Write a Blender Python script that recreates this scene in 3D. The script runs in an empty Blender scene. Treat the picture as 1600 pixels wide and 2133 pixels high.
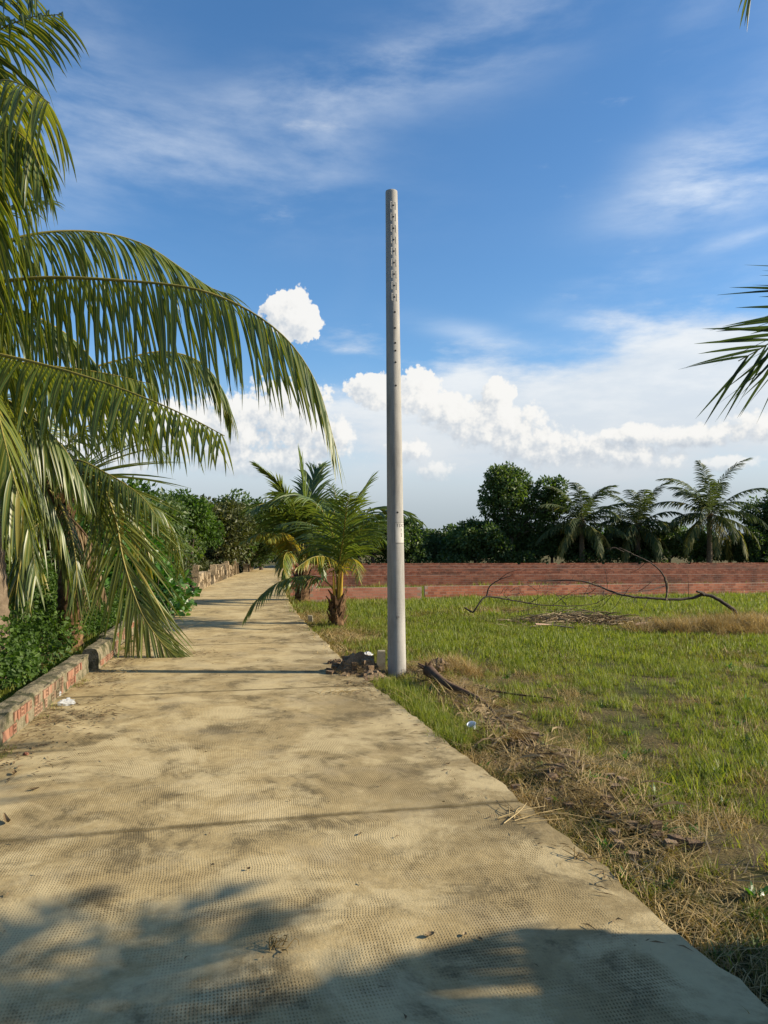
import bpy, math, random
import numpy as np
from mathutils import Vector, Matrix, noise as mnoise

# ------------------------------------------------------------------ camera
scene = bpy.context.scene
COL = scene.collection
EYE, FPX, HZ = 1.6, 1600.0, 1138.0          # eye height, focal length and horizon row of the 1600x2133 photograph
cam = bpy.data.cameras.new('camera')
cam.sensor_fit = 'VERTICAL'
cam.sensor_height = 24.0
cam.lens = 24.0 * FPX / 2133.0
cam.shift_y = (HZ - 1066.5) / 2133.0
cam.clip_start = 0.05
cam.clip_end = 6000
camo = bpy.data.objects.new('camera', cam)
camo.location = (0, 0, EYE)
camo.rotation_euler = (math.radians(90), 0, 0)
COL.objects.link(camo)
scene.camera = camo

# ------------------------------------------------------------------ sun, sky, exposure
SUN_EL, SUN_AZ = math.radians(26.5), math.radians(91.5)      # azimuth from +Y towards +X
sdir = Vector((math.sin(SUN_AZ) * math.cos(SUN_EL), math.cos(SUN_AZ) * math.cos(SUN_EL), math.sin(SUN_EL)))
sl = bpy.data.lights.new('sun', 'SUN')
sl.energy = 5.0
sl.angle = math.radians(0.6)
sl.color = (1.0, 0.87, 0.68)
so = bpy.data.objects.new('sun', sl)
so.rotation_euler = sdir.to_track_quat('Z', 'Y').to_euler()
so.location = (30, 0, 30)
COL.objects.link(so)
scene.view_settings.view_transform = 'Standard'
scene.view_settings.look = 'None'
scene.view_settings.exposure = 0.80
scene.view_settings.gamma = 1.0
scene.view_settings.use_curve_mapping = False
scene.cycles.max_bounces = 4
scene.cycles.diffuse_bounces = 2
scene.cycles.glossy_bounces = 2
scene.cycles.transmission_bounces = 3
scene.cycles.transparent_max_bounces = 4


def nd(nt, typ, ins=None, **props):
    n = nt.nodes.new(typ)
    for k, v in props.items():
        setattr(n, k, v)
    for k, v in (ins or {}).items():
        s = n.inputs[k]
        if isinstance(v, bpy.types.NodeSocket):
            nt.links.new(v, s)
        else:
            s.default_value = v
    return n


def mth(nt, op, a, b=0.0, c=None, clamp=False):
    ins = {0: a, 1: b}
    if c is not None:
        ins[2] = c
    n = nd(nt, 'ShaderNodeMath', ins, operation=op)
    n.use_clamp = clamp
    return n.outputs[0]


def smooth(nt, v, lo, hi, a=0.0, b=1.0):
    return nd(nt, 'ShaderNodeMapRange', {'Value': v, 'From Min': lo, 'From Max': hi, 'To Min': a, 'To Max': b},
              interpolation_type='SMOOTHSTEP').outputs[0]


def mixc(nt, f, a, b, blend='MIX'):
    n = nd(nt, 'ShaderNodeMix', None, data_type='RGBA', blend_type=blend)
    for i, v in ((0, f), (6, a), (7, b)):
        if isinstance(v, bpy.types.NodeSocket):
            nt.links.new(v, n.inputs[i])
        else:
            n.inputs[i].default_value = v
    return n.outputs[2]


def ramp(nt, f, stops):
    n = nd(nt, 'ShaderNodeValToRGB', {0: f})
    e = n.color_ramp.elements
    while len(e) < len(stops):
        e.new(0.5)
    for el, (p, c) in zip(e, stops):
        el.position = p
        el.color = (c[0], c[1], c[2], 1)
    return n.outputs[0]


def sky_uv(px, py):
    az = math.atan((px - 800) / FPX)
    return az, math.atan((HZ - py) / FPX * math.cos(az))


def cloud_group():
    g = bpy.data.node_groups.new('cumulus', 'ShaderNodeTree')
    g.interface.new_socket('u', in_out='INPUT', socket_type='NodeSocketFloat')
    g.interface.new_socket('v', in_out='INPUT', socket_type='NodeSocketFloat')
    g.interface.new_socket('d', in_out='OUTPUT', socket_type='NodeSocketFloat')
    gi = g.nodes.new('NodeGroupInput')
    go = g.nodes.new('NodeGroupOutput')
    u, v = gi.outputs[0], gi.outputs[1]
    blobs = [(600, 655, 56, 48), (575, 636, 30, 22), (640, 672, 32, 40),
             (470, 890, 150, 70), (600, 870, 110, 80), (690, 915, 46, 62), (560, 960, 170, 40), (330, 900, 160, 60),
             (790, 815, 70, 36), (870, 820, 60, 46), (925, 860, 60, 42), (1040, 835, 34, 46), (1020, 885, 80, 50), (1075, 900, 80, 58),
             (1130, 925, 90, 44), (1230, 945, 120, 34), (1330, 955, 90, 30), (1320, 905, 70, 20), (1430, 910, 110, 24),
             (1560, 890, 90, 28), (852, 940, 48, 30), (912, 980, 46, 22), (150, 960, 200, 60), (1520, 965, 60, 16)]
    uv = nd(g, 'ShaderNodeCombineXYZ', {0: u, 1: v}).outputs[0]
    acc = None
    for (px, py, rx, ry) in blobs:
        a, e = sky_uv(px, py)
        kx, ky = FPX / rx, FPX / ry
        q = nd(g, 'ShaderNodeVectorMath', {0: uv, 1: (kx, ky, 0), 2: (-a * kx, -e * ky, 0)}, operation='MULTIPLY_ADD').outputs[0]
        r2 = nd(g, 'ShaderNodeVectorMath', {0: q, 1: q}, operation='DOT_PRODUCT').outputs['Value']
        acc = r2 if acc is None else mth(g, 'SMOOTH_MIN', acc, r2, 0.35)
    acc = mth(g, 'SUBTRACT', 1.0, acc)
    # the bank of cumulus goes on all round the horizon
    vec = nd(g, 'ShaderNodeCombineXYZ', {0: mth(g, 'MULTIPLY', u, 5.0), 1: 0.0}).outputs[0]
    n1 = nd(g, 'ShaderNodeTexNoise', {'Vector': vec, 'Scale': 1.0, 'Detail': 2.0}, noise_dimensions='2D').outputs[0]
    top = mth(g, 'MULTIPLY_ADD', n1, 0.55, -0.12)
    bank = mth(g, 'MULTIPLY', mth(g, 'SUBTRACT', top, v), 12.0)
    bank = mth(g, 'MINIMUM', bank, 0.8)
    out_view = smooth(g, mth(g, 'ABSOLUTE', u), 0.52, 0.66, -1.6, 0.0)
    bank = mth(g, 'ADD', bank, out_view)
    acc = mth(g, 'MAXIMUM', mth(g, 'MAXIMUM', acc, bank), -1.2)
    vo = nd(g, 'ShaderNodeTexVoronoi', {'Vector': uv, 'Scale': 62.0, 'Detail': 2.0, 'Roughness': 0.65},
            voronoi_dimensions='2D', feature='F1', normalize=True).outputs[0]
    no = nd(g, 'ShaderNodeTexNoise', {'Vector': uv, 'Scale': 24.0, 'Detail': 8.0, 'Roughness': 0.62}, noise_dimensions='2D').outputs[0]
    b = mth(g, 'ADD', mth(g, 'MULTIPLY', mth(g, 'SUBTRACT', 0.40, vo), 1.8), mth(g, 'MULTIPLY', mth(g, 'SUBTRACT', no, 0.5), 2.5))
    g.links.new(mth(g, 'ADD', acc, b), go.inputs[0])
    return g


def build_world():
    w = bpy.data.worlds.new('World')
    scene.world = w
    w.use_nodes = True
    nt = w.node_tree
    nt.nodes.clear()
    sky = nd(nt, 'ShaderNodeTexSky', None, sky_type='NISHITA')
    sky.sun_disc = False
    sky.sun_elevation = SUN_EL
    sky.sun_rotation = SUN_AZ
    sky.air_density = 1.0
    sky.dust_density = 0.6
    sky.ozone_density = 3.0
    hsv = nd(nt, 'ShaderNodeHueSaturation', {'Saturation': 1.20, 'Value': 1.46, 'Color': sky.outputs[0]}).outputs[0]
    tc = nd(nt, 'ShaderNodeTexCoord').outputs['Generated']
    sp = nd(nt, 'ShaderNodeSeparateXYZ', {0: tc})
    u = mth(nt, 'ARCTAN2', sp.outputs[0], sp.outputs[1])
    v = mth(nt, 'ARCSINE', sp.outputs[2])
    uv = nd(nt, 'ShaderNodeCombineXYZ', {0: u, 1: v}).outputs[0]

    def blobmask(lst):
        acc = None
        for (px, py, rx, ry, deg, amp) in lst:
            a, e = sky_uv(px, py)
            q = nd(nt, 'ShaderNodeMapping', {'Vector': uv, 'Location': (a, e, 0), 'Rotation': (0, 0, math.radians(deg)), 'Scale': (rx / FPX, ry / FPX, 1)}, vector_type='TEXTURE').outputs[0]
            r2 = nd(nt, 'ShaderNodeVectorMath', {0: q, 1: q}, operation='DOT_PRODUCT').outputs['Value']
            w = mth(nt, 'POWER', 0.3679, r2)
            acc = mth(nt, 'MULTIPLY_ADD', w, amp, 0.0 if acc is None else acc)
        return acc
    # cirrus
    mp = nd(nt, 'ShaderNodeMapping', {'Vector': uv, 'Rotation': (0, 0, math.radians(13)), 'Scale': (3.0, 11.0, 1)}).outputs[0]
    ci = nd(nt, 'ShaderNodeTexNoise', {'Vector': mp, 'Scale': 1.0, 'Detail': 8.0, 'Roughness': 0.6, 'Distortion': 0.12}, noise_dimensions='2D').outputs[0]
    lo = nd(nt, 'ShaderNodeTexNoise', {'Vector': uv, 'Scale': 3.2, 'Detail': 2.0}, noise_dimensions='2D').outputs[0]
    cm = blobmask([(640, 185, 230, 45, 12, .6), (960, 100, 330, 75, 14, .75), (400, 340, 340, 80, -6, .75), (690, 290, 80, 60, 0, .4), (130, 230, 170, 220, 0, .4),
                   (1480, 330, 130, 60, 14, 1.35), (1540, 395, 190, 45, 5, 1.35), (1300, 585, 130, 34, 10, .75), (1550, 495, 80, 14, 6, .7),
                   (1270, 675, 110, 18, -9, .7), (1010, 700, 130, 20, -12, .7), (620, 400, 60, 12, 3, .35), (1560, 600, 160, 50, 10, .5)])
    cirrus = mth(nt, 'MULTIPLY', smooth(nt, ci, 0.30, 0.80), mth(nt, 'ADD', cm, smooth(nt, lo, 0.55, 0.85, 0.0, 0.4)), None, True)
    cirrus = mth(nt, 'MULTIPLY', cirrus, 0.60)
    c1 = mixc(nt, cirrus, hsv, (7.4, 7.9, 8.4, 1))
    # bright high sheet of cloud over the cumulus bank
    sm = blobmask([(1290, 845, 340, 115, 6, 1.35), (1150, 950, 420, 70, 0, .7), (1560, 790, 220, 110, 0, 1.1), (950, 830, 130, 62, 8, .9), (730, 720, 110, 40, -10, .45), (700, 880, 160, 70, 0, .8)])
    mp2 = nd(nt, 'ShaderNodeMapping', {'Vector': uv, 'Rotation': (0, 0, math.radians(12)), 'Scale': (6.0, 20.0, 1)}).outputs[0]
    sn = nd(nt, 'ShaderNodeTexNoise', {'Vector': mp2, 'Scale': 1.0, 'Detail': 7.0, 'Roughness': 0.6}, noise_dimensions='2D').outputs[0]
    sheet = smooth(nt, mth(nt, 'ADD', sm, mth(nt, 'MULTIPLY', mth(nt, 'SUBTRACT', sn, 0.5), 1.7)), 0.22, 1.15, 0, 0.92)
    c2 = mixc(nt, sheet, c1, mixc(nt, smooth(nt, sn, .35, .7), (5.9, 6.4, 6.9, 1), (7.2, 7.4, 7.5, 1)))
    # pale haze low over the horizon
    hz = smooth(nt, v, 0.05, 0.24, 0.90, 0.0)
    hcol = mixc(nt, smooth(nt, v, 0.0, 0.12), (3.0, 3.55, 4.1, 1), (5.3, 5.7, 6.1, 1))
    c3 = mixc(nt, hz, c2, hcol)
    # cumulus
    g = cloud_group()

    def dens(du, dv):
        n = nt.nodes.new('ShaderNodeGroup')
        n.node_tree = g
        nt.links.new(mth(nt, 'ADD', u, du), n.inputs[0])
        nt.links.new(mth(nt, 'ADD', v, dv), n.inputs[1])
        return n.outputs[0]
    d0, d1 = dens(0, 0), dens(0.012, 0.011)
    lit = mth(nt, 'MULTIPLY_ADD', mth(nt, 'SUBTRACT', d0, d1), 0.46, 0.66)
    low = smooth(nt, v, 0.085, 0.20, -0.22, 0.10)
    lit = mth(nt, 'ADD', lit, low, None, True)
    ccol = ramp(nt, lit, [(0.0, (.50, .56, .64)), (0.45, (.72, .76, .80)), (0.8, (.97, .96, .93)), (1.0, (1.0, .99, .96))])
    ccol = mixc(nt, 1.0, ccol, (7.6, 7.6, 7.6, 1), 'MULTIPLY')
    cw = smooth(nt, v, 0.09, 0.25, 1.0, 0.30)
    cmask = mth(nt, 'DIVIDE', mth(nt, 'ADD', d0, 0.04), cw, None, True)
    cmask = smooth(nt, cmask, 0.0, 1.0)
    cmask = mth(nt, 'MULTIPLY', cmask, smooth(nt, v, 0.055, 0.125, 0.0, 0.97))
    c4 = mixc(nt, cmask, c3, ccol)
    bg = nd(nt, 'ShaderNodeBackground', {'Color': c4, 'Strength': 0.072})
    out = nd(nt, 'ShaderNodeOutputWorld', {'Surface': bg.outputs[0]})
    w.cycles.sampling_method = 'MANUAL'
    w.cycles.sample_map_resolution = 512


build_world()

# ------------------------------------------------------------------ helpers
rng = np.random.default_rng(11)
random.seed(5)


def at(px, py, d):
    return np.array([(px - 800.0) * d / FPX, d, EYE + (HZ - py) * d / FPX])


def ground(px, py, z=0.0):
    d = FPX * (EYE - z) / (py - HZ)
    return np.array([(px - 800.0) * d / FPX, d, z])


def nrm(a):
    return a / np.maximum(np.linalg.norm(a, axis=-1, keepdims=True), 1e-9)


def mesh_np(name, V, F, mats, attrs=None, smooth_=False, fmat=None):
    V = np.asarray(V, dtype=np.float32).reshape(-1, 3)
    me = bpy.data.meshes.new(name)
    if isinstance(F, np.ndarray):
        Fs = [F]
    else:
        Fs = F
    lv, ls, lt = [], [], []
    off = 0
    for f in Fs:
        f = np.asarray(f, dtype=np.int32)
        if f.size == 0:
            continue
        k = f.shape[1]
        lv.append(f.ravel())
        ls.append(off + np.arange(len(f)) * k)
        lt.append(np.full(len(f), k))
        off += f.size
    lv, ls, lt = np.concatenate(lv), np.concatenate(ls), np.concatenate(lt)
    me.vertices.add(len(V))
    me.vertices.foreach_set('co', V.ravel())
    me.loops.add(len(lv))
    me.loops.foreach_set('vertex_index', lv.astype(np.int32))
    me.polygons.add(len(ls))
    me.polygons.foreach_set('loop_start', ls.astype(np.int32))
    me.polygons.foreach_set('loop_total', lt.astype(np.int32))
    if fmat is not None:
        me.polygons.foreach_set('material_index', np.asarray(fmat, dtype=np.int32))
    me.polygons.foreach_set('use_smooth', np.full(len(ls), bool(smooth_)))
    for k, a in (attrs or {}).items():
        a = np.asarray(a, dtype=np.float32)
        if a.ndim == 1:
            at_ = me.attributes.new(k, 'FLOAT', 'POINT')
            at_.data.foreach_set('value', a)
        else:
            at_ = me.attributes.new(k, 'FLOAT_VECTOR', 'POINT')
            at_.data.foreach_set('vector', a.ravel())
    for m in (mats if isinstance(mats, (list, tuple)) else [mats]):
        me.materials.append(m)
    me.update(calc_edges=True)
    return me


def link(name, me, parent=None, loc=None, rz=0.0, scale=None):
    o = bpy.data.objects.new(name, me)
    COL.objects.link(o)
    if parent is not None:
        o.parent = parent
    if loc is not None:
        o.location = loc
    o.rotation_euler[2] = rz
    if scale is not None:
        o.scale = (scale,) * 3 if np.isscalar(scale) else scale
    return o


def tag(o, label=None, cat=None, group=None, kind=None):
    for k, v in (('label', label), ('category', cat), ('group', group), ('kind', kind)):
        if v:
            o[k] = v
    return o


class Buf:
    """collects pieces of geometry for one mesh"""
    def __init__(self):
        self.V, self.Q, self.T, self.n, self.var = [], [], [], 0, []

    def add(self, V, F, var=None):
        V = np.asarray(V, float).reshape(-1, 3)
        F = np.asarray(F, int)
        (self.Q if F.shape[1] == 4 else self.T).append(F + self.n)
        self.V.append(V)
        self.var.append(np.full(len(V), rng.random() if var is None else var) if np.isscalar(var) or var is None else np.asarray(var))
        self.n += len(V)

    def mesh(self, name, mats, smooth_=False, attrs=None):
        Fs = []
        if self.Q:
            Fs.append(np.concatenate(self.Q))
        if self.T:
            Fs.append(np.concatenate(self.T))
        a = {'var': np.concatenate(self.var)}
        a.update(attrs or {})
        return mesh_np(name, np.concatenate(self.V), Fs, mats, a, smooth_)


def tube(P, R, k=8, cap=True):
    P = np.asarray(P, float)
    R = np.broadcast_to(np.asarray(R, float), (len(P),))
    T = nrm(np.gradient(P, axis=0))
    ref = np.array([0.31, 0.17, 0.93]) if abs(T[0][2]) < 0.8 else np.array([1.0, 0.2, 0.0])
    A = nrm(np.cross(T, ref))
    B = np.cross(T, A)
    th = np.arange(k) * 2 * np.pi / k
    V = P[:, None, :] + R[:, None, None] * (np.cos(th)[None, :, None] * A[:, None, :] + np.sin(th)[None, :, None] * B[:, None, :])
    n = len(P)
    i = np.arange(n - 1)[:, None] * k
    j = np.arange(k)[None, :]
    F = np.stack([i + j, i + (j + 1) % k, i + k + (j + 1) % k, i + k + j], -1).reshape(-1, 4)
    V = V.reshape(-1, 3)
    return V, F


def cap_fan(start, k, flip=False):
    idx = start + np.arange(k)
    return [idx[::-1] if flip else idx]


BOXF = np.array([[0, 3, 2, 1], [4, 5, 6, 7], [0, 1, 5, 4], [1, 2, 6, 5], [2, 3, 7, 6], [3, 0, 4, 7]])


def box(c, ax, ay, hz):
    """box from centre, half vectors ax, ay and half vector hz"""
    c, ax, ay, hz = map(lambda q: np.asarray(q, float), (c, ax, ay, hz))
    s = [(-1, -1, -1), (1, -1, -1), (1, 1, -1), (-1, 1, -1), (-1, -1, 1), (1, -1, 1), (1, 1, 1), (-1, 1, 1)]
    return np.array([c + a * ax + b * ay + d * hz for a, b, d in s]), BOXF


def catmull(C, n):
    C = np.asarray(C, float)
    P = np.vstack([2 * C[0] - C[1], C, 2 * C[-1] - C[-2]])
    out = []
    m = len(C) - 1
    for i in range(m):
        p0, p1, p2, p3 = P[i:i + 4]
        t = np.linspace(0, 1, 12, endpoint=False)[:, None]
        out.append(0.5 * ((2 * p1) + (p2 - p0) * t + (2 * p0 - 5 * p1 + 4 * p2 - p3) * t ** 2 + (3 * p1 - p0 - 3 * p2 + p3) * t ** 3))
    out = np.vstack(out + [C[-1:]])
    s = np.concatenate([[0], np.cumsum(np.linalg.norm(np.diff(out, axis=0), axis=1))])
    q = np.linspace(0, s[-1], n)
    return np.stack([np.interp(q, s, out[:, k]) for k in range(3)], 1), s[-1]


def fbm(x, y, z=0.0, o=4):
    return mnoise.fractal(Vector((x, y, z)), 1.0, 2.0, o)


# ------------------------------------------------------------------ materials
def new_mat(name):
    m = bpy.data.materials.new(name)
    m.use_nodes = True
    nt = m.node_tree
    b = nt.nodes['Principled BSDF']
    return m, nt, b


def pos(nt):
    return nd(nt, 'ShaderNodeNewGeometry').outputs['Position']


def attr(nt, name):
    return nd(nt, 'ShaderNodeAttribute', None, attribute_name=name).outputs['Fac']


def tnoise(nt, vec, scale, detail=4.0, rough=0.55, dist=0.0):
    return nd(nt, 'ShaderNodeTexNoise', {'Vector': vec, 'Scale': scale, 'Detail': detail, 'Roughness': rough, 'Distortion': dist}).outputs[0]


def leaf_mat(name, stops, rough=0.45, trans=0.35, tcol=(1.5, 1.6, 0.6), spec=0.5, mid=None, vscale=0.25):
    m, nt, b = new_mat(name)
    f = attr(nt, 'var')
    rnd = nd(nt, 'ShaderNodeObjectInfo').outputs['Random']
    f = mth(nt, 'ADD', mth(nt, 'MULTIPLY', f, 1.0 - vscale), mth(nt, 'MULTIPLY', rnd, vscale), None, True)
    c = ramp(nt, f, stops)
    if mid:
        mm = smooth(nt, attr(nt, 'mid'), 0.10, 0.24, 0.8, 0.0)
        c = mixc(nt, mm, c, (*mid, 1))
    nt.links.new(c, b.inputs['Base Color'])
    b.inputs['Roughness'].default_value = rough
    b.inputs['Specular IOR Level'].default_value = spec
    tc = mixc(nt, 1.0, c, (*tcol, 1), 'MULTIPLY')
    t = nd(nt, 'ShaderNodeBsdfTranslucent', {'Color': tc})
    mx = nd(nt, 'ShaderNodeMixShader', {0: trans, 1: b.outputs[0], 2: t.outputs[0]})
    nt.links.new(mx.outputs[0], nt.nodes['Material Output'].inputs[0])
    return m


def rough_mat(name, stops, scale=6.0, rough=0.9, bump=0.4, bscale=40.0, dist=0.02, use_var=0.0, detail=6.0):
    m, nt, b = new_mat(name)
    p = pos(nt)
    n = tnoise(nt, p, scale, detail, 0.6)
    if use_var:
        n = mth(nt, 'ADD', mth(nt, 'MULTIPLY', n, 1 - use_var), mth(nt, 'MULTIPLY', attr(nt, 'var'), use_var))
    nt.links.new(ramp(nt, n, stops), b.inputs['Base Color'])
    b.inputs['Roughness'].default_value = rough
    b.inputs['Specular IOR Level'].default_value = 0.25
    bn = tnoise(nt, p, bscale, 6.0, 0.65)
    bm = nd(nt, 'ShaderNodeBump', {'Height': bn, 'Strength': bump, 'Distance': dist})
    nt.links.new(bm.outputs[0], b.inputs['Normal'])
    return m


M = {}
M['palm'] = leaf_mat('palm_leaf', [(0.0, (.038, .070, .016)), (0.45, (.085, .130, .024)), (0.75, (.16, .185, .032)), (0.90, (.28, .23, .04)), (1.0, (.40, .29, .09))],
                     0.38, 0.38, (1.7, 1.6, .6), 0.55, (.30, .27, .06), 0.1)
M['palm_young'] = leaf_mat('young_palm_leaf', [(0.0, (.048, .090, .020)), (0.5, (.10, .155, .028)), (0.8, (.20, .21, .032)), (0.93, (.32, .24, .02)), (1.0, (.45, .28, .03))],
                           0.40, 0.34, (1.7, 1.6, .6), 0.5, (.20, .20, .05), 0.1)
M['palm_far'] = leaf_mat('far_palm_leaf', [(0.0, (.026, .046, .018)), (0.5, (.058, .082, .028)), (0.8, (.12, .13, .045)), (0.93, (.26, .22, .06)), (1.0, (.40, .30, .10))],
                         0.6, 0.32, (1.6, 1.6, .6), 0.2, None, 0.1)
M['palm_dead'] = leaf_mat('dead_palm_leaf', [(0.0, (.085, .058, .028)), (0.5, (.19, .135, .070)), (1.0, (.40, .32, .19))], 0.7, 0.15, (1.2, 1.1, .8), 0.2)
M['leaf_dark'] = leaf_mat('dark_leaf', [(0.0, (.032, .060, .020)), (0.6, (.075, .118, .032)), (1.0, (.14, .18, .050))], 0.5, 0.34, (1.5, 1.7, .5), 0.4)
M['leaf_mid'] = leaf_mat('mid_leaf', [(0.0, (.026, .055, .011)), (0.6, (.060, .112, .018)), (1.0, (.11, .17, .030))], 0.55, 0.34, (1.5, 1.7, .5), 0.25)
M['leaf_olive'] = leaf_mat('olive_leaf', [(0.0, (.030, .042, .012)), (0.6, (.075, .085, .024)), (1.0, (.15, .14, .045))], 0.5, 0.28, (1.4, 1.5, .5), 0.35)
M['leaf_bright'] = leaf_mat('bright_leaf', [(0.0, (.030, .080, .012)), (0.6, (.060, .150, .020)), (1.0, (.12, .24, .035))], 0.38, 0.36, (1.5, 1.7, .5), 0.5)
M['grass_green'] = leaf_mat('green_grass', [(0.0, (.090, .122, .018)), (0.5, (.165, .200, .028)), (1.0, (.31, .30, .070))], 0.55, 0.38, (1.5, 1.6, .5), 0.35, None, 0.6)
M['grass_olive'] = leaf_mat('olive_grass', [(0.0, (.085, .088, .018)), (0.5, (.165, .155, .034)), (1.0, (.30, .25, .085))], 0.6, 0.35, (1.4, 1.4, .6), 0.3, None, 0.6)
M['grass_dry'] = leaf_mat('dry_grass', [(0.0, (.17, .115, .040)), (0.5, (.34, .245, .095)), (1.0, (.58, .46, .23))], 0.65, 0.28, (1.3, 1.2, .8), 0.3, None, 0.6)
M['rachis'] = rough_mat('frond_stalk', [(0.3, (.16, .15, .03)), (0.7, (.30, .24, .06))], 5, 0.5, 0.2, 60, 0.004)
M['rachis_far'] = rough_mat('far_frond_stalk', [(0.3, (.08, .085, .02)), (0.7, (.16, .14, .04))], 5, 0.5, 0.2, 60, 0.004)
M['rachis_dead'] = rough_mat('dead_stalk', [(0.3, (.055, .032, .018)), (0.7, (.13, .080, .045))], 9, 0.8, 0.4, 50, 0.006)
M['palm_trunk'] = rough_mat('palm_bark', [(0.3, (.085, .062, .038)), (0.55, (.16, .12, .078)), (0.75, (.24, .19, .13))], 7, 0.85, 0.5, 30, 0.02)
M['fibre'] = rough_mat('palm_fibre', [(0.3, (.055, .030, .014)), (0.6, (.15, .085, .040)), (0.8, (.26, .17, .08))], 12, 0.9, 0.6, 50, 0.02, 0.4)
M['bark'] = rough_mat('tree_bark', [(0.3, (.05, .038, .028)), (0.7, (.13, .10, .075))], 8, 0.9, 0.6, 30, 0.02)
M['deadwood'] = rough_mat('dead_wood', [(0.3, (.030, .022, .018)), (0.7, (.085, .065, .050))], 9, 0.85, 0.5, 40, 0.01)
M['soil'] = rough_mat('dug_soil', [(0.25, (.09, .058, .033)), (0.5, (.19, .128, .075)), (0.75, (.31, .23, .145))], 9, 0.95, 0.9, 28, 0.04, 0.3)


def mat_ground():
    m, nt, b = new_mat('field_soil')
    p = pos(nt)
    a = tnoise(nt, p, 0.55, 5.0, 0.6)
    c = ramp(nt, a, [(0.32, (.060, .072, .016)), (0.47, (.085, .085, .024)), (0.56, (.14, .11, .042)), (0.68, (.20, .145, .065))])
    f = tnoise(nt, p, 26.0, 6.0, 0.7)
    c = mixc(nt, smooth(nt, f, 0.42, 0.66), c, mixc(nt, 0.72, c, (.055, .040, .018, 1)))
    nt.links.new(c, b.inputs['Base Color'])
    b.inputs['Roughness'].default_value = 0.95
    b.inputs['Specular IOR Level'].default_value = 0.15
    bm = nd(nt, 'ShaderNodeBump', {'Height': f, 'Strength': 0.9, 'Distance': 0.05})
    nt.links.new(bm.outputs[0], b.inputs['Normal'])
    return m


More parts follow.
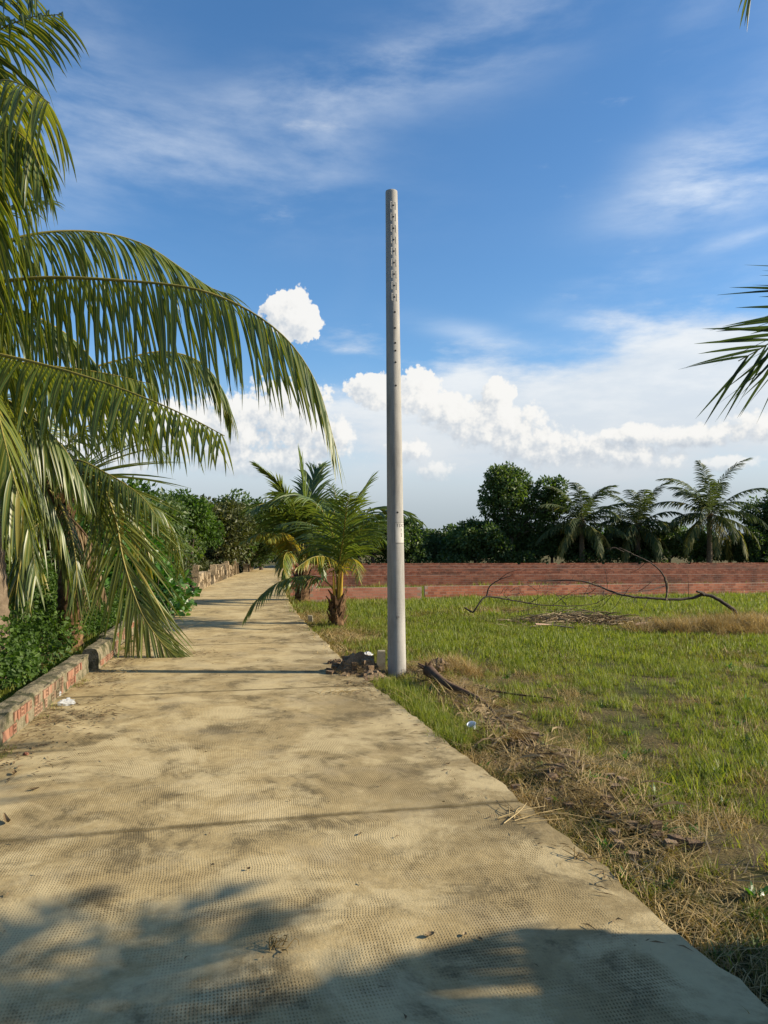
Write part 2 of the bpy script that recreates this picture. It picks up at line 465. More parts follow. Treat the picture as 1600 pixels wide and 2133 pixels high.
def mat_concrete():
    m, nt, b = new_mat('road_concrete')
    uvw = nd(nt, 'ShaderNodeAttribute', None, attribute_name='road_uv').outputs['Vector']
    sp = nd(nt, 'ShaderNodeSeparateXYZ', {0: uvw})
    U, W, edge = sp.outputs[0], sp.outputs[1], sp.outputs[2]
    p = pos(nt)
    big = tnoise(nt, p, 0.6, 6.0, 0.65, 0.3)
    mp = nd(nt, 'ShaderNodeMapping', {'Vector': uvw, 'Scale': (1.0, 1.0, 1.0)}).outputs[0]
    streak = tnoise(nt, mp, 2.1, 8.0, 0.72, 0.25)
    med = tnoise(nt, p, 4.5, 7.0, 0.68)
    fine = tnoise(nt, p, 55.0, 4.0, 0.7)
    grit = tnoise(nt, p, 19.0, 8.0, 0.75)
    base = ramp(nt, mth(nt, 'ADD', mth(nt, 'MULTIPLY', med, .55), mth(nt, 'MULTIPLY', grit, .45)), [(0.33, (.22, .165, .075)), (0.5, (.395, .300, .140)), (0.64, (.53, .425, .225))])
    # dark algae stains, stronger towards the right edge
    st = mth(nt, 'ADD', mth(nt, 'MULTIPLY', big, 0.45), mth(nt, 'MULTIPLY', streak, 0.55))
    st = mth(nt, 'ADD', st, mth(nt, 'MULTIPLY', smooth(nt, U, 2.2, 3.2), 0.10))
    st = mth(nt, 'ADD', st, mth(nt, 'MULTIPLY', mth(nt, 'SUBTRACT', med, 0.5), 0.16))
    st = mth(nt, 'ADD', st, mth(nt, 'MULTIPLY', mth(nt, 'SUBTRACT', grit, 0.5), 0.22))
    st = mth(nt, 'SUBTRACT', st, mth(nt, 'MULTIPLY', smooth(nt, W, 9.0, 15.0), 0.05))
    st = mth(nt, 'ADD', st, mth(nt, 'MULTIPLY', smooth(nt, edge, 0.45, 0.0), 0.07))
    stain = smooth(nt, st, 0.415, 0.585, 0.0, 0.90)
    blot = smooth(nt, mth(nt, 'ADD', streak, mth(nt, 'MULTIPLY', mth(nt, 'SUBTRACT', fine, 0.5), 0.25)), 0.50, 0.62)
    c = mixc(nt, mth(nt, 'MULTIPLY', stain, mth(nt, 'MULTIPLY_ADD', blot, 0.45, 0.55)), base, (.120, .092, .042, 1))
    pale = smooth(nt, tnoise(nt, p, 1.1, 7.0, 0.7, 0.4), 0.47, 0.60, 0.0, 0.7)
    c = mixc(nt, pale, c, (.52, .42, .225, 1))
    jd = mth(nt, 'ABSOLUTE', mth(nt, 'SUBTRACT', mth(nt, 'FRACT', mth(nt, 'ADD', mth(nt, 'DIVIDE', mth(nt, 'SUBTRACT', W, 4.83), 4.05), 10.5)), 0.5))
    jd = mth(nt, 'ADD', mth(nt, 'MULTIPLY', jd, 4.05), mth(nt, 'MULTIPLY', mth(nt, 'SUBTRACT', med, 0.5), 0.10))
    c = mixc(nt, smooth(nt, jd, 0.0, 0.055, 0.8, 0.0), c, (.085, .066, .030, 1))
    # grey weathering
    c = mixc(nt, smooth(nt, tnoise(nt, p, 1.7, 4.0, 0.6), 0.52, 0.72, 0.0, 0.4), c, (.29, .24, .145, 1))
    # pressed roller grid
    warp = mth(nt, 'MULTIPLY', tnoise(nt, p, 1.3, 2.0), 0.025)
    gu = mth(nt, 'SINE', mth(nt, 'MULTIPLY', mth(nt, 'ADD', U, warp), 2 * math.pi / 0.0128))
    gw = mth(nt, 'SINE', mth(nt, 'MULTIPLY', mth(nt, 'ADD', W, warp), 2 * math.pi / 0.0205))
    pit = smooth(nt, mth(nt, 'ADD', gu, mth(nt, 'MULTIPLY', gw, 0.75)), 0.25, 1.3)
    worn = smooth(nt, tnoise(nt, mp, 2.3, 5.0, 0.6), 0.38, 0.66, 0.05, 0.9)
    inner = mth(nt, 'MULTIPLY', smooth(nt, edge, 0.16, 0.24), worn)
    pit = mth(nt, 'MULTIPLY', pit, inner)
    pit = mth(nt, 'MULTIPLY', pit, mth(nt, 'MULTIPLY_ADD', stain, 0.75, 0.42))
    c = mixc(nt, mth(nt, 'MULTIPLY', pit, 0.95), c, mixc(nt, 1.0, c, (.40, .34, .22, 1), 'MULTIPLY'))
    c = mixc(nt, smooth(nt, fine, 0.60, 0.75, 0.0, 0.35), c, (.10, .08, .045, 1))
    nt.links.new(c, b.inputs['Base Color'])
    b.inputs['Roughness'].default_value = 0.88
    b.inputs['Specular IOR Level'].default_value = 0.25
    h = mth(nt, 'ADD', mth(nt, 'MULTIPLY', pit, -0.004), mth(nt, 'MULTIPLY', fine, 0.0025))
    h = mth(nt, 'ADD', h, mth(nt, 'MULTIPLY', grit, 0.004))
    bm = nd(nt, 'ShaderNodeBump', {'Height': h, 'Strength': 0.9, 'Distance': 1.0})
    nt.links.new(bm.outputs[0], b.inputs['Normal'])
    return m


def mat_brick(name, stops, dirt=(.10, .055, .035), dirt_amt=0.6):
    m, nt, b = new_mat(name)
    p = pos(nt)
    rnd = nd(nt, 'ShaderNodeObjectInfo').outputs['Random']
    v = mth(nt, 'FRACT', mth(nt, 'ADD', rnd, attr(nt, 'var')))
    c = ramp(nt, v, stops)
    n = tnoise(nt, p, 1.6, 6.0, 0.65)
    c = mixc(nt, smooth(nt, n, 0.44, 0.70, 0.0, dirt_amt), c, (*dirt, 1))
    f = tnoise(nt, p, 45.0, 5.0, 0.7)
    c = mixc(nt, smooth(nt, f, 0.5, 0.75, 0, 0.4), c, mixc(nt, 1.0, c, (.55, .5, .5, 1), 'MULTIPLY'))
    nt.links.new(c, b.inputs['Base Color'])
    b.inputs['Roughness'].default_value = 0.9
    bm = nd(nt, 'ShaderNodeBump', {'Height': f, 'Strength': 0.5, 'Distance': 0.01})
    nt.links.new(bm.outputs[0], b.inputs['Normal'])
    return m


M['ground'] = mat_ground()
M['concrete'] = mat_concrete()
M['brick_red'] = mat_brick('red_brick', [(0.0, (.34, .10, .048)), (0.5, (.48, .155, .075)), (1.0, (.58, .22, .115))], (.12, .060, .036), 0.75)
M['brick_salmon'] = mat_brick('salmon_brick', [(0.0, (.42, .15, .085)), (0.5, (.50, .20, .12)), (1.0, (.56, .25, .16))], (.30, .12, .07), 0.3)
M['brick_orange'] = mat_brick('orange_brick', [(0.0, (.20, .078, .042)), (0.5, (.27, .125, .07)), (1.0, (.29, .185, .115))], (.12, .10, .056), 1.0)
M['mortar'] = rough_mat('pale_mortar', [(0.3, (.30, .185, .125)), (0.7, (.48, .34, .25))], 5, 0.95, 0.5, 50, 0.01)
M['mortar_old'] = rough_mat('old_mortar', [(0.32, (.040, .045, .018)), (0.44, (.10, .092, .048)), (0.54, (.235, .20, .125)), (0.62, (.17, .145, .088)), (0.72, (.065, .064, .030))], 5.5, 0.95, 0.9, 34, 0.03)
M['rubble'] = rough_mat('weathered_rubble', [(0.3, (.12, .095, .055)), (0.5, (.28, .215, .13)), (0.75, (.40, .32, .21))], 3.0, 0.95, 0.8, 20, 0.04)
M['hole'] = rough_mat('hole_shade', [(0.3, (.012, .011, .010)), (0.7, (.02, .018, .016))], 6, 0.9, 0.1)  # flat discs: the shade inside the holes is put into the colour


def mat_pole():
    m, nt, b = new_mat('spun_concrete')
    p = pos(nt)
    mp = nd(nt, 'ShaderNodeMapping', {'Vector': p, 'Scale': (5, 5, 0.8)}).outputs[0]
    n = tnoise(nt, mp, 2.0, 6.0, 0.65)
    c = ramp(nt, n, [(0.3, (.21, .20, .18)), (0.5, (.30, .29, .26)), (0.7, (.38, .365, .33))])
    ring = nd(nt, 'ShaderNodeMapping', {'Vector': p, 'Scale': (3, 3, 40)}).outputs[0]
    r = tnoise(nt, ring, 2.0, 4.0, 0.7)
    c = mixc(nt, smooth(nt, r, 0.5, 0.7, 0.0, 0.3), c, (.22, .205, .18, 1))
    f = tnoise(nt, p, 130.0, 3.0, 0.6)
    c = mixc(nt, smooth(nt, f, 0.62, 0.72, 0.0, 0.6), c, (.15, .14, .125, 1))
    nt.links.new(c, b.inputs['Base Color'])
    b.inputs['Roughness'].default_value = 0.8
    b.inputs['Specular IOR Level'].default_value = 0.3
    h = mth(nt, 'ADD', f, mth(nt, 'MULTIPLY', r, 0.8))
    bm = nd(nt, 'ShaderNodeBump', {'Height': h, 'Strength': 0.35, 'Distance': 0.006})
    nt.links.new(bm.outputs[0], b.inputs['Normal'])
    return m


M['pole'] = mat_pole()
M['pole_pale'] = rough_mat('pale_cement', [(0.3, (.40, .385, .34)), (0.7, (.50, .48, .43))], 12, 0.85, 0.2, 80, 0.004)
M['ink'] = rough_mat('faded_ink', [(0.35, (.05, .045, .04)), (0.7, (.16, .15, .13))], 30, 0.9, 0.1)
M['steel'] = rough_mat('dull_steel', [(0.3, (.16, .15, .14)), (0.7, (.28, .26, .24))], 20, 0.5, 0.2)
M['cement'] = rough_mat('post_cement', [(0.3, (.22, .195, .13)), (0.6, (.34, .30, .21)), (0.8, (.42, .38, .28))], 9, 0.9, 0.5, 60, 0.01)
M['plaster'] = rough_mat('wall_plaster', [(0.3, (.32, .29, .23)), (0.7, (.46, .43, .36))], 3, 0.9, 0.4, 40, 0.01)


def mat_plastic(name, col, alpha):
    m, nt, b = new_mat(name)
    b.inputs['Base Color'].default_value = (*col, 1)
    b.inputs['Roughness'].default_value = 0.22
    t = nd(nt, 'ShaderNodeBsdfTransparent')
    mx = nd(nt, 'ShaderNodeMixShader', {0: alpha, 1: t.outputs[0], 2: b.outputs[0]})
    nt.links.new(mx.outputs[0], nt.nodes['Material Output'].inputs[0])
    return m


M['clear'] = mat_plastic('clear_plastic', (.62, .66, .68), 0.42)
M['bagfilm'] = mat_plastic('milky_plastic', (.55, .56, .55), 0.75)
M['cup'] = mat_plastic('pale_blue_plastic', (.62, .70, .80), 0.93)

# ------------------------------------------------------------------ road edges
RY = np.array([-8, 0, 2.66, 4.77, 7.49, 9.77, 15.8, 20.6, 26.4, 33, 41, 52, 60, 70.])
RX = np.array([3.95, 1.98, 1.33, .89, .22, -.36, -1.60, -2.50, -3.40, -4.25, -5.05, -6.1, -6.6, -6.9])
LY = np.array([-8, 0, 4.0, 6.07, 9.9, 13.3, 16.8, 22.9, 30.5, 43, 52, 60, 70.])
LX = np.array([0.0, -1.72, -2.60, -3.05, -3.78, -4.42, -5.0, -6.0, -7.05, -8.35, -9.0, -9.4, -9.6])


def smooth_edge(Y, X):
    q = np.arange(-8, 70.01, 0.25)
    x = np.interp(q, Y, X)
    k = np.hanning(17)
    k /= k.sum()
    return q, np.convolve(np.pad(x, 8, mode='reflect', reflect_type='odd'), k, 'valid')


RQ, RV = smooth_edge(RY, RX)
LQ, LV = smooth_edge(LY, LX)


def XR(y):
    return np.interp(y, RQ, RV)


def XL(y):
    return np.interp(y, LQ, LV)


FIELD_Z = -0.075


def field_h(x, y):
    """height of the earth beside the road"""
    xr, xl = float(XR(y)), float(XL(y))
    h = FIELD_Z
    if x > xr:
        d = x - xr
        h += 0.035 * fbm(x * .8, y * .8, 3.1, 3) * min(1, d * 2.0)
        h += 0.05 * math.exp(-((d - 0.7) / 0.35) ** 2) * max(0.0, 1 - abs(y - 7) / 9.0)
    elif x < xl:
        h += 0.10 * min(1, (xl - x) / 1.5) + 0.05 * fbm(x, y, 1.0, 3)
    return h


# ------------------------------------------------------------------ the ground
def graded(lo, hi, step0, c0, c1, grow=1.22):
    v = list(np.arange(c0, c1 + 1e-6, step0))
    s, x = step0, c1
    while x < hi:
        s *= grow
        x += s
        v.append(x)
    s, x = step0, c0
    while x > lo:
        s *= grow
        x -= s
        v.insert(0, x)
    return np.array(v)


def build_ground():
    gx = graded(-2500, 2500, 0.22, -8, 12)
    gy = graded(-300, 4000, 0.22, -2, 28)
    X, Y = np.meshgrid(gx, gy)
    Z = np.full_like(X, FIELD_Z)
    for i in range(len(gy)):
        if -6 < gy[i] < 60:
            for j in range(len(gx)):
                if -14 < gx[j] < 40:
                    x, y = gx[j], gy[i]
                    Z[i, j] = field_h(x, y) if not (XL(y) - 0.1 < x < XR(y) + 0.05) else FIELD_Z - 0.06
    n, m = X.shape
    V = np.stack([X, Y, Z], -1).reshape(-1, 3)
    i, j = np.meshgrid(np.arange(n - 1), np.arange(m - 1), indexing='ij')
    a = (i * m + j).ravel()
    F = np.stack([a, a + 1, a + m + 1, a + m], 1)
    o = link('ground', mesh_np('ground', V, F, M['ground'], None, True))
    tag(o, 'grassy earth of the field around the concrete road', None, None, 'structure')


build_ground()


def build_road():
    root = bpy.data.objects.new('road', None)
    COL.objects.link(root)
    tag(root, 'pale concrete village road in cast slabs running to the trees', None, None, 'structure')
    # bed under the slabs
    ys = np.arange(-8, 68, 1.0)
    b = Buf()
    V = []
    for y in ys:
        V += [(float(XL(y - .8)) - 0.02, y - .8, -0.03), (float(XR(y)) - 0.03, y, -0.03), (float(XR(y)) - 0.03, y, -0.2), (float(XL(y - .8)) - 0.02, y - .8, -0.2)]
    n = len(ys)
    F = []
    for i in range(n - 1):
        for k in range(4):
            F.append((4 * i + k, 4 * i + (k + 1) % 4, 4 * i + 4 + (k + 1) % 4, 4 * i + 4 + k))
    b.add(V, F, 0.2)
    link('road_bed', b.mesh('road_bed', M['soil']), root)
    joints = [4.83 + 4.05 * k for k in range(-3, 16)]
    for k in range(len(joints) - 1):
        y0, y1 = joints[k] + 0.013, joints[k + 1] - 0.013
        na, nc = 54, 14
        V = np.zeros((na, nc, 3))
        A = np.zeros((na, nc, 3))
        for i in range(na):
            yr = y0 + (y1 - y0) * i / (na - 1)
            yl = yr - 0.78
            xr, xl = float(XR(yr)), float(XL(yl))
            jit = 0.035 * fbm(yr * 2.2, 7.7) + 0.026 * fbm(yr * 8, 2.7)
            xr += jit
            for j in range(nc):
                t = j / (nc - 1)
                t = 0.5 - 0.5 * math.cos(math.pi * t) if True else t
                x = xl + (xr - xl) * t
                y = yl + (yr - yl) * t
                if i in (0, na - 1):
                    y += 0.009 * fbm(x * 7, y0 * 3 + i)
                w = 3.4
                V[i, j] = (x, y, 0.004 * fbm(x * .7, y * .7, 2.0, 2))
                A[i, j] = (t * w, yr, min(t, 1 - t) * w)
        # bevelled rim and sides
        top = V.reshape(-1, 3)
        idx = np.arange(na * nc).reshape(na, nc)
        ring = list(idx[0, :]) + list(idx[1:, -1]) + list(idx[-1, -2::-1]) + list(idx[-2:0:-1, 0])
        cen = top.mean(0)
        R1 = top[ring].copy()
        out = R1 - cen
        out[:, 2] = 0
        R1 += nrm(out) * 0.005
        R1[:, 2] -= 0.008
        R2 = R1.copy()
        R2[:, 2] = -0.14
        VV = np.vstack([top, R1, R2])
        AA = np.vstack([A.reshape(-1, 3), A.reshape(-1, 3)[ring], A.reshape(-1, 3)[ring]])
        q = []
        for i in range(na - 1):
            for j in range(nc - 1):
                q.append((idx[i, j], idx[i, j + 1], idx[i + 1, j + 1], idx[i + 1, j]))
        L = len(ring)
        o1, o2 = na * nc, na * nc + L
        for i in range(L):
            i2 = (i + 1) % L
            q.append((ring[i2], ring[i], o1 + i, o1 + i2))
            q.append((o1 + i2, o1 + i, o2 + i, o2 + i2))
        link('slab', mesh_np('slab', VV, np.array(q), M['concrete'], {'road_uv': AA}, False), root)


build_road()


# ------------------------------------------------------------------ brick walls
def wall_frame(p0, p1):
    p0, p1 = np.asarray(p0, float), np.asarray(p1, float)
    u = p1 - p0
    L = np.linalg.norm(u)
    u = u / L
    n = np.array([u[1], -u[0], 0])
    return p0, u, n, L


def unit_box_mesh(name, mat, sx, sy, sz, chip=0.0008):
    V, F = box((0, 0, 0), (sx / 2, 0, 0), (0, sy / 2, 0), (0, 0, sz / 2))
    V = V + (rng.random(V.shape) - .5) * chip
    return mesh_np(name, V, F, mat, {'var': np.full(8, rng.random())})


def field_wall(name, p0, p1, h, mat, label, each, group='low brick plot walls', ragged=0.0, courses=4):
    p0, u, n, L = wall_frame(p0, p1)
    root = bpy.data.objects.new(name, None)
    COL.objects.link(root)
    root.location = p0
    tag(root, label, 'wall', group)
    th = 0.10
    z0 = FIELD_Z - 0.1
    nb = Buf()
    ch = h / courses
    bl = 0.20
    ht = h - (ch if ragged else 0) + (-.004 if ragged else .008)
    V, F = box(u * L / 2 + np.array([0, 0, (z0 + ht) / 2]), u * L / 2, n * (th / 2 - 0.0005), np.array([0, 0, (ht - z0) / 2]))
    nb.add(V, F, .5)
    link('mortar_core', nb.mesh('mortar_core', M['mortar']), root)
    rz = math.atan2(u[1], u[0])
    protos = [unit_box_mesh('brick', mat, bl - 0.011, th, ch - 0.012) for _ in range(8)]
    sb = Buf()
    cnt = 0
    for c in range(courses):
        k = int(L / bl)
        for i in range(k + 1):
            s = (i + (0.5 if c % 2 else 0.0)) * bl + bl / 2
            if s > L - bl * 0.3:
                continue
            if c == courses - 1 and random.random() < ragged:
                continue
            z = (c + .5) * ch + random.uniform(-.003, .003)
            off = random.uniform(0.0002, 0.0012)
            q = u * s + n * off + np.array([0, 0, z])
            if each and cnt < 300:
                o = link('brick', random.choice(protos), root, q, rz + random.uniform(-.0006, .0006))
                cnt += 1
            else:
                V, F = box(q, u * (bl / 2 - 0.005), n * th / 2, np.array([0, 0, ch / 2 - 0.006]))
                sb.add(V, F)
    if sb.n:
        tag(link('brick_courses', sb.mesh('brick_courses', mat), root), None, None, None, 'stuff')
    return root


def on_plot(px, y_base):
    d = FPX * (EYE - FIELD_Z) / (y_base - HZ)
    return np.array([(px - 800) * d / FPX, d, 0.0])


SL = 0.19


def plot_line(px, d, x_to):
    x = (px - 800) * d / FPX
    return np.array([x, d, 0.]), np.array([x_to, d + (x_to - x) * SL, 0.])


a, b_ = plot_line(884, 24.2, 17.5)
field_wall('low_brick_wall', a, b_, 0.34, M['brick_red'], 'low red brick wall nearest behind the fallen dead branch', True, courses=4)
a, b_ = plot_line(645, 23.0, 1.15)
field_wall('low_brick_wall', a, b_, 0.34, M['brick_salmon'], 'short salmon brick wall between the young palm and the concrete pole', True, courses=4)
for (d, xs, xt, lab) in [(31.0, -3.7, 30, 'low red brick wall just across the grass strip, second from the front'),
                         (35.5, -4.2, 34, 'low red brick wall third from the front in the row of plots'),
                         (39.6, -4.7, 36, 'low red brick wall fourth from the front, middle of the far walls'),
                         (46.5, -5.4, 40, 'low red brick wall fifth from the front, second to last before the hedge'),
                         (53.0, -6.1, 44, 'farthest low red brick wall right before the dark hedge')]:
    field_wall('low_brick_wall', (xs, d + (xs - 1.0) * SL * .6, 0), (xt, d + (xt - 1.0) * SL * .35, 0), 0.44, M['brick_red'], lab, False, ragged=(0.0 if d in (31.0, 39.6, 46.5) else 0.07), courses=5)


def hollow_brick(name, w, h, dep, mat, holes=True):
    """a hollow clay brick whose end, with four openings, looks along +X"""
    b = Buf()
    V, F = box((-dep / 2, 0, 0), (dep / 2 - .001, 0, 0), (0, w / 2, 0), (0, 0, h / 2))
    if not holes:
        V = V + (rng.random(V.shape) - .5) * 0.006
        b.add(V, F, rng.random())
        return b.mesh(name, mat)
    v = rng.random()
    b.add(V, np.delete(F, [3], 0), v)
    ys = np.array([-.5, -.34, -.07, .07, .34, .5]) * w
    zs = np.array([-.5, -.34, -.07, .07, .34, .5]) * h
    gv = np.array([[-.001, y, z] for z in zs for y in ys])
    gv[:, 0] += (rng.random(len(gv)) - .5) * .003
    fs, deep = [], []
    for r in range(5):
        for c in range(5):
            a = r * 6 + c
            if r in (1, 3) and c in (1, 3):
                deep.append((a, a + 1, a + 7, a + 6))
            else:
                fs.append((a, a + 1, a + 7, a + 6))
    b.add(gv, fs, v)
    for q in deep:
        o = gv[list(q)]
        i = o.copy()
        i[:, 0] -= 0.03
        b.add(np.vstack([o, i]), [(0, 1, 5, 4), (1, 2, 6, 5), (2, 3, 7, 6), (3, 0, 4, 7), (4, 5, 6, 7)], v)
    return b.mesh(name, mat)


HB = [hollow_brick('brick', .084, .084, .17, M['brick_orange']) for _ in range(5)] + \
     [hollow_brick('brick', .084, .084, .17, M['brick_orange'], False) for _ in range(3)]
HS = [hollow_brick('brick', .178, .082, .10, M['brick_orange'], False) for _ in range(3)]


def verge_wall(y0, y1, off, label, h=0.222, th=0.21):
    """low mortar-smeared hollow brick kerb wall along the left edge of the road"""
    root = bpy.data.objects.new('verge_wall', None)
    COL.objects.link(root)
    root.location = (float(XL(y0)) + off, y0, 0)
    base = np.array(root.location)
    tag(root, label, 'wall', 'low verge walls along the road')
    ns = max(3, int((y1 - y0) / 0.09))
    ys = np.linspace(y0, y1, ns)
    prof = [(0.0, -0.12), (0.006, 0.02), (0.0, .07), (0.004, .12), (0.0, .175), (-0.004, .215), (-.03, h), (-.10, h + .008), (-th + .02, h), (-th, h - .03), (-th, 0.05), (-th, -0.12)]
    P = np.zeros((ns, len(prof), 3))
    for i, y in enumerate(ys):
        for j, (dx, z) in enumerate(prof):
            nz = fbm(y * 6, j * .9, off * 9, 3)
            nz2 = fbm(y * 1.6, j * .5, 4.0, 2)
            x = float(XL(y)) + off + dx + 0.010 * nz
            zz = z + (0.016 * nz + 0.02 * nz2 if 3 < j < 10 else 0)
            P[i, j] = (x, y, zz)
    P -= base
    n, m = P.shape[:2]
    V = P.reshape(-1, 3)
    F = [(i * m + j, i * m + j + 1, (i + 1) * m + j + 1, (i + 1) * m + j) for i in range(n - 1) for j in range(m - 1)]
    B = Buf()
    B.add(V, F, .5)
    me = mesh_np('mortar_body', V, [np.array(F)], M['mortar_old'])
    # close the ends
    bm_v = V
    link('mortar_body', me, root)
    for e in (0, n - 1):
        ring = P[e]
        c = ring.mean(0)
        VV = np.vstack([ring, c[None]])
        FF = [(k, (k + 1) % m, m) for k in range(m)]
        link('mortar_end', mesh_np('mortar_end', VV, np.array(FF), M['mortar_old']), root)
    # bricks
    for c in range(2):
        y = y0 + 0.05 + (0.03 if c else 0)
        while y < y1 - 0.06:
            pres = mnoise.noise(Vector((y * 1.1, c * 3.3, off * 5))) + random.uniform(-.35, .35)
            ang = math.atan2(-(float(XL(y + .2)) - float(XL(y - .2))), .4)
            z = 0.062 + c * 0.094 + random.uniform(-.004, .004)
            if random.random() < 0.16 and y < y1 - .25:
                if pres > 0.12:
                    link('brick', random.choice(HS), root, np.array([float(XL(y + .05)) + off + random.uniform(.008, .016), y + .05, z]) - base, ang + random.uniform(-.03, .03))
                y += 0.196
                continue
            if pres > 0.10:
                link('brick', random.choice(HB), root, np.array([float(XL(y)) + off + random.uniform(.006, .016), y, z]) - base, ang + random.uniform(-.05, .05))
            y += 0.097
    return root


verge_wall(4.2, 9.75, 0.0, 'longest mossy hollow brick kerb wall at the left edge of the road')
verge_wall(9.95, 11.6, 0.09, 'short hollow brick kerb wall jutting out beyond the long one', 0.26)
verge_wall(11.75, 15.6, -0.06, 'hollow brick kerb wall behind the drooping palm frond')


def rubble_wall(y0, y1, h, off, label, seed):
    """a broken piece of block wall: separate rough blocks, uneven on top"""
    r = random.Random(seed)
    root = bpy.data.objects.new('broken_wall', None)
    COL.objects.link(root)
    base = np.array([float(XL(y0)) + off, y0, 0])
    root.location = base
    tag(root, label, 'wall', 'broken walls along the far road')
    y = y0
    while y < y1:
        w = r.uniform(.45, .75)
        z = 0.0
        hh = h * r.uniform(.6, 1.15)
        while z < hh:
            bh = r.uniform(.16, .24)
            V, F = box((-0.14, w / 2, z + bh / 2 - .03), (.14 + r.uniform(-.03, .03), 0, 0), (0, w / 2 - .012, 0), (0, 0, bh / 2 + (.02 if z == 0 else 0)))
            # one subdivision with noise
            V = np.array([v + np.array([r.uniform(-.03, .03) for _ in range(3)]) for v in V])
            link('block', mesh_np('block', V, F, M['rubble'], {'var': np.full(8, r.random())}), root,
                 np.array([float(XL(y)) + off, y, 0]) - base, r.uniform(-.05, .05) + .2)
            z += bh
        y += w
    return root


rubble_wall(22.6, 25.4, .28, -.05, 'low broken wall end just past the big leafed shrub', 1)
rubble_wall(27.2, 27.7, .75, .05, 'narrow upright block stub standing at the left road edge', 2)
rubble_wall(28.2, 31.8, .62, .05, 'tall broken block wall behind the upright stub', 3)
rubble_wall(33.2, 37.0, .60, .02, 'broken block wall with two humps farther up the road', 4)
rubble_wall(38.0, 42.5, .68, .02, 'broken block wall before the dry stalks', 5)
rubble_wall(47.5, 51.5, .5, .25, 'last heap of broken wall where the road ends in trees', 6)
# stub of brick wall on the right of the far road
field_wall('brick_wall_stub', (-3.05, 24.9, 0), (-2.2, 25.05, 0), 0.40, M['brick_salmon'], 'small salmon brick stub by the road under the farther young palm', True, courses=4)
field_wall('brick_wall_stub', (-5.3, 44.0, 0), (-4.3, 44.2, 0), 0.62, M['brick_red'], 'stepped red brick wall end at the far right road edge', True, courses=6)


